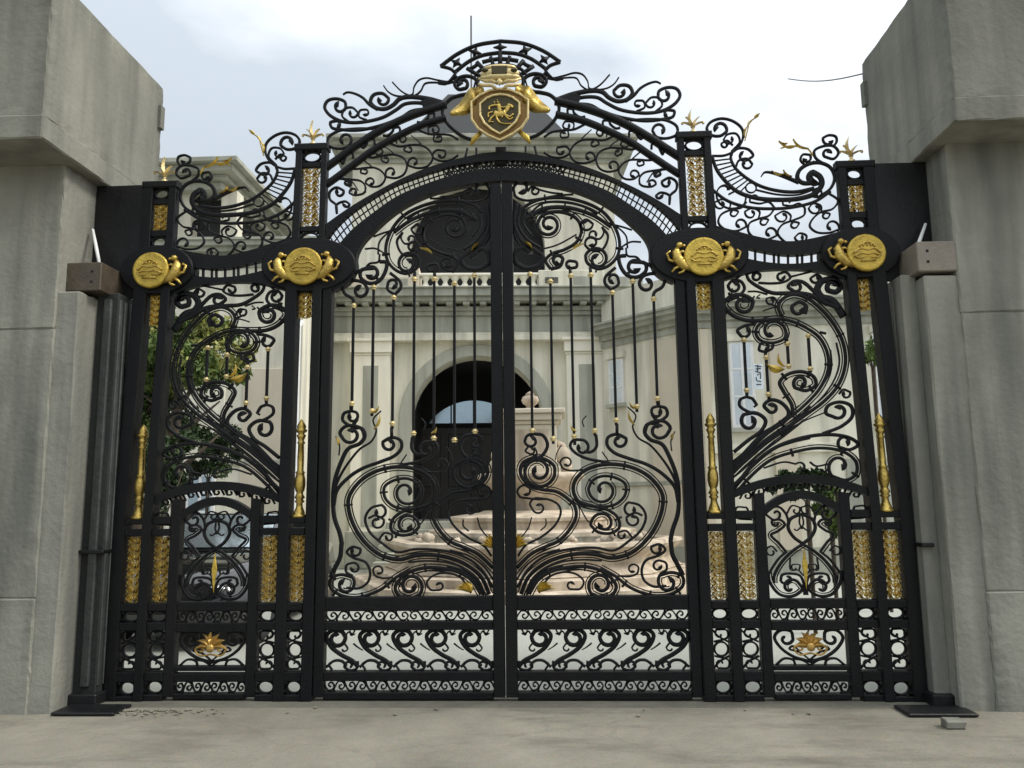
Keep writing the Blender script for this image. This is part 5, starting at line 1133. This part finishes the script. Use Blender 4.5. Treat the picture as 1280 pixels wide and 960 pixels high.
def tree(label, px, Y, pyc, shape, n, lm, cat_='tree', name='tree', group=None, size=0.075, lm2=None):
    c = at(px, pyc, Y); t = thing(name, label, cat_, (c.x, Y, 0), group)
    b = B(); h = c.z
    tube(b, [(0, 0, 0), (0.05, 0.02, h*0.4), (-0.03, 0, h*0.75), (0.02, 0, h)], [0.11, 0.09, 0.07, 0.03], 9)
    for k in range(9):
        a = k*2.4; z0 = h*(0.55+0.05*k); L = min(shape[0], shape[1])*random.uniform(0.6, 0.95)
        tube(b, [(0, 0, z0), (L*.5*math.cos(a), L*.5*math.sin(a), z0+0.25), (L*math.cos(a), L*math.sin(a), z0+0.35+shape[2]*0.3)], [0.045, 0.03, 0.012], 6)
    obj('trunk', b, BARK, t, True)
    o = crown('crown', n, shape, lm, t, size, 26); o.location = (0, 0, h)
    if lm2: o = crown('crown', n//3, (shape[0]*1.02, shape[1], shape[2]*1.02), lm2, t, size, 18); o.location = (0, -0.05, h)
    return t
tree('leafy green tree behind the side panel, its light leaves over the black car', 226, 4.6, 448, (0.92, 0.8, 0.62), 7000, LEAF, lm2=LEAFY, size=0.052)
tree('dense dark green tree showing between the outer gate column bars', 178, 5.4, 470, (0.95, 0.9, 1.25), 8000, LEAFD, lm2=LEAF, size=0.052)
def shrub(label, px, Y, py0, shape, n, lm, size=0.05):
    c = at(px, py0, Y); t = thing('shrub', label, 'shrub', (c.x, Y, 0), 'shrubs inside the gate'); h = max(0.3, c.z)
    b = B()
    for k in range(4):
        a = k*1.57; z0 = max(0.0, h-shape[2]*1.2); tube(b, [(0.01*math.cos(a), 0.01*math.sin(a), 0), (0.02*math.cos(a), 0.02*math.sin(a), z0), (shape[0]*.5*math.cos(a), shape[1]*.5*math.sin(a), h)], [0.014, 0.012, 0.006], 6)
    obj('stem', b, BARK, t, True); o = crown('foliage', n, shape, lm, t, size, 14); o.location = (0, 0, h)
shrub('dark clipped shrub behind the wicket arch on the fountain side', 1008, 3.2, 606, (0.44, 0.30, 0.17), 2200, LEAFD)
shrub('small mid green shrub beside the dark shrub on the fountain side', 1038, 4.0, 634, (0.22, 0.25, 0.30), 1000, LEAF)
shrub('low dark shrub under the tree, left of the black car', 205, 3.4, 590, (0.5, 0.4, 0.55), 2600, LEAFD)
shrub('low dark shrub between the tree trunk and the wing wall', 262, 6.2, 560, (0.75, 0.4, 0.42), 2600, LEAFD)
shrub('loose yellow green shrub behind the fountain-side column', 1090, 5.0, 440, (0.18, 0.18, 0.20), 350, LEAF)

# ------------------------------------------------------------------ parked black car (front faces the gate)
cp = at(262, 700, 3.4)
car = thing('parked_car', 'black car parked nose towards the gate behind the wicket', 'car', (cp.x, 4.2, 0))
W = 0.90
sec = [  # y, half width low, half width high, z low, z high
 (-2.10, .70, .66, .35, .62), (-1.98, .84, .76, .22, .78), (-1.2, .90, .82, .20, .95), (-0.72, .91, .84, .20, 1.00), (1.4, .91, .84, .20, 1.02), (2.0, .88, .80, .24, 1.00), (2.15, .80, .74, .38, .92)]
b = B(); rows = []
for y, wl, wh, zl, zh in sec:
    rows.append([b.verts.new(q) for q in ((-wl*.92, y, zl), (-wl, y, zl+.14), (-wl, y, (zl+zh)/2), (-wh, y, zh-.04), (-wh*.8, y, zh), (wh*.8, y, zh), (wh, y, zh-.04), (wl, y, (zl+zh)/2), (wl, y, zl+.14), (wl*.92, y, zl))])
for r0, r1 in zip(rows, rows[1:]):
    for k in range(10): b.faces.new((r0[k], r0[(k+1) % 10], r1[(k+1) % 10], r1[k]))
b.faces.new(rows[0]); b.faces.new(rows[-1][::-1]); obj('body', b, CARP, car, True)
b = B(); rows = []
for y, wl, zl in ((-0.75, .78, 1.0), (0.05, .64, 1.46), (1.0, .63, 1.46), (1.75, .72, 1.0)): rows.append((y, wl, zl))
v = [[b.verts.new((s*w, y, zz)) for s in (-1, 1)] for y, w, zz in rows]
b.faces.new((v[1][0], v[1][1], v[2][1], v[2][0])); b.faces.new((v[2][0], v[2][1], v[3][1], v[3][0])); b.faces.new((v[0][0], v[1][0], v[2][0], v[3][0])); b.faces.new((v[0][1], v[3][1], v[2][1], v[1][1])); b.faces.new((v[0][0], v[0][1], v[1][1], v[1][0])); b.faces.new((v[0][0], v[3][0], v[3][1], v[0][1])); obj('cabin', b, CARP, car)
b = B(); f = lambda t_, y0=-0.75, y1=0.05: (y0+(y1-y0)*t_, .78+(.64-.78)*t_, 1.0+.46*t_)
q = []
for t_ in (0.08, 0.94):
    y, w, zz = f(t_)
    for s in (-1, 1): q.append(b.verts.new((s*(w-.07), y-0.012, zz+0.008)))
b.faces.new((q[0], q[1], q[3], q[2])); obj('windscreen', b, mat('car_glass', (0.55, 0.64, 0.68), 0.06, 0.8, 0.08, 2), car)
for s in (-1, 1):
    b = B(); blob(b, (s*0.60, -2.0, 0.66), (0.13, 0.08, 0.045), 14); obj('headlight', b, CHROME, car, True)
    b = B(); blob(b, (s*0.98, -0.55, 1.05), (0.10, 0.06, 0.07), 10); tube(b, [(s*0.82, -0.5, 0.98), (s*0.95, -0.54, 1.03)], 0.02, 6); obj('wing_mirror', b, CARP, car, True)
    for y in (-1.35, 1.35):
        b = B(); N = 24; rws = []
        for rr_, xo in ((.20, .0), (.31, .0), (.335, .03), (.335, .19), (.31, .22), (.20, .22)): rws.append([b.verts.new((s*(0.72+xo), y+rr_*math.cos(2*PI*k/N), 0.335+rr_*math.sin(2*PI*k/N))) for k in range(N)])
        for r0, r1 in zip(rws, rws[1:]+rws[:1]):
            for k in range(N): b.faces.new((r0[k], r0[(k+1) % N], r1[(k+1) % N], r1[k]))
        wh = obj('wheel', b, RUBBER, car, True); b = B(); mt = Matrix.Translation((s*0.91, y, 0.335)) @ Matrix.Rotation(PI/2, 4, 'Y'); bmesh.ops.create_cone(b, segments=20, radius1=.20, radius2=.19, depth=0.06, cap_ends=True, matrix=mt); obj('rim', b, CHROME, wh)
b = B(); box(b, -0.45, 0.45, -2.13, -2.05, 0.40, 0.54, 0.01); obj('grille', b, RUBBER, car)

# ------------------------------------------------------------------ overhead cable
A = at(985, 98.5, 8.0); C_ = at(1105, 85, 2.0); b = B()
D0 = A+(A-C_)*0.0
tube(b, [A+(C_-A)*k/12-Vector((0, 0, 0.10*math.sin(PI*k/12))) for k in range(13)], 0.010, 5); tag(obj('overhead_cable', b, WIRE), 'thin dark cable running to the right pillar capital against the sky', 'cable')

# ------------------------------------------------------------------ light
w = bpy.data.worlds.new('World'); sc.world = w; w.use_nodes = True; nt = w.node_tree; L = nt.links.new
bg = nt.nodes['Background']; sky = nt.nodes.new('ShaderNodeTexSky'); sky.sky_type = 'NISHITA'; sky.sun_disc = False
EL, AZ = math.radians(48), math.radians(98)      # azimuth clockwise from +Y
sky.sun_elevation = EL; sky.sun_rotation = AZ; sky.air_density = 1.0; sky.dust_density = 3.0
tc = nt.nodes.new('ShaderNodeTexCoord'); mp = nt.nodes.new('ShaderNodeMapping'); mp.inputs['Scale'].default_value = (1.3, 1.3, 3.0)
L(tc.outputs['Generated'], mp.inputs['Vector'])
n1 = nt.nodes.new('ShaderNodeTexNoise'); n1.inputs['Scale'].default_value = 1.6; n1.inputs['Detail'].default_value = 7; n1.inputs['Roughness'].default_value = 0.5
L(mp.outputs['Vector'], n1.inputs['Vector'])
cr = nt.nodes.new('ShaderNodeValToRGB'); cr.color_ramp.elements[0].position = 0.33; cr.color_ramp.elements[0].color = (4.8, 5.3, 5.75, 1); cr.color_ramp.elements[1].position = 0.66; cr.color_ramp.elements[1].color = (10.5, 10.6, 10.7, 1)
# cloud bank brightens towards the hidden sun
sep = nt.nodes.new('ShaderNodeVectorMath'); sep.operation = 'DOT_PRODUCT'; L(tc.outputs['Generated'], sep.inputs[0]); sep.inputs[1].default_value = (math.sin(AZ)*math.cos(EL), math.cos(AZ)*math.cos(EL), math.sin(EL))
ma = nt.nodes.new('ShaderNodeMath'); ma.operation = 'MULTIPLY_ADD'; L(sep.outputs['Value'], ma.inputs[0]); ma.inputs[1].default_value = 0.36; ma.inputs[2].default_value = -0.20
ad = nt.nodes.new('ShaderNodeMath'); ad.operation = 'ADD'; L(n1.outputs['Fac'], ad.inputs[0]); L(ma.outputs[0], ad.inputs[1]); L(ad.outputs[0], cr.inputs['Fac'])
mx = nt.nodes.new('ShaderNodeMix'); mx.data_type = 'RGBA'; mx.inputs['Factor'].default_value = 0.85; L(sky.outputs['Color'], mx.inputs['A']); L(cr.outputs['Color'], mx.inputs['B'])
zz = nt.nodes.new('ShaderNodeSeparateXYZ'); L(tc.outputs['Generated'], zz.inputs[0])
zm = nt.nodes.new('ShaderNodeMath'); zm.operation = 'MULTIPLY_ADD'; zm.use_clamp = False; L(zz.outputs['Z'], zm.inputs[0]); zm.inputs[1].default_value = 0.9; zm.inputs[2].default_value = 0.72
vs = nt.nodes.new('ShaderNodeVectorMath'); vs.operation = 'SCALE'; L(mx.outputs['Result'], vs.inputs[0]); L(zm.outputs[0], vs.inputs['Scale'])
L(vs.outputs[0], bg.inputs['Color']); bg.inputs['Strength'].default_value = 0.10
sl = bpy.data.lights.new('sun', 'SUN'); sl.energy = 1.5; sl.angle = math.radians(16); sl.color = (1, 0.96, 0.9)
so = bpy.data.objects.new('sun', sl); col.objects.link(so)
dirv = Vector((math.sin(AZ)*math.cos(EL), math.cos(AZ)*math.cos(EL), math.sin(EL))); so.rotation_euler = dirv.to_track_quat('Z', 'Y').to_euler()
sc.view_settings.view_transform = 'Standard'; sc.view_settings.look = 'None'; sc.view_settings.exposure = 0.5; sc.view_settings.gamma = 1; sc.view_settings.use_curve_mapping = False
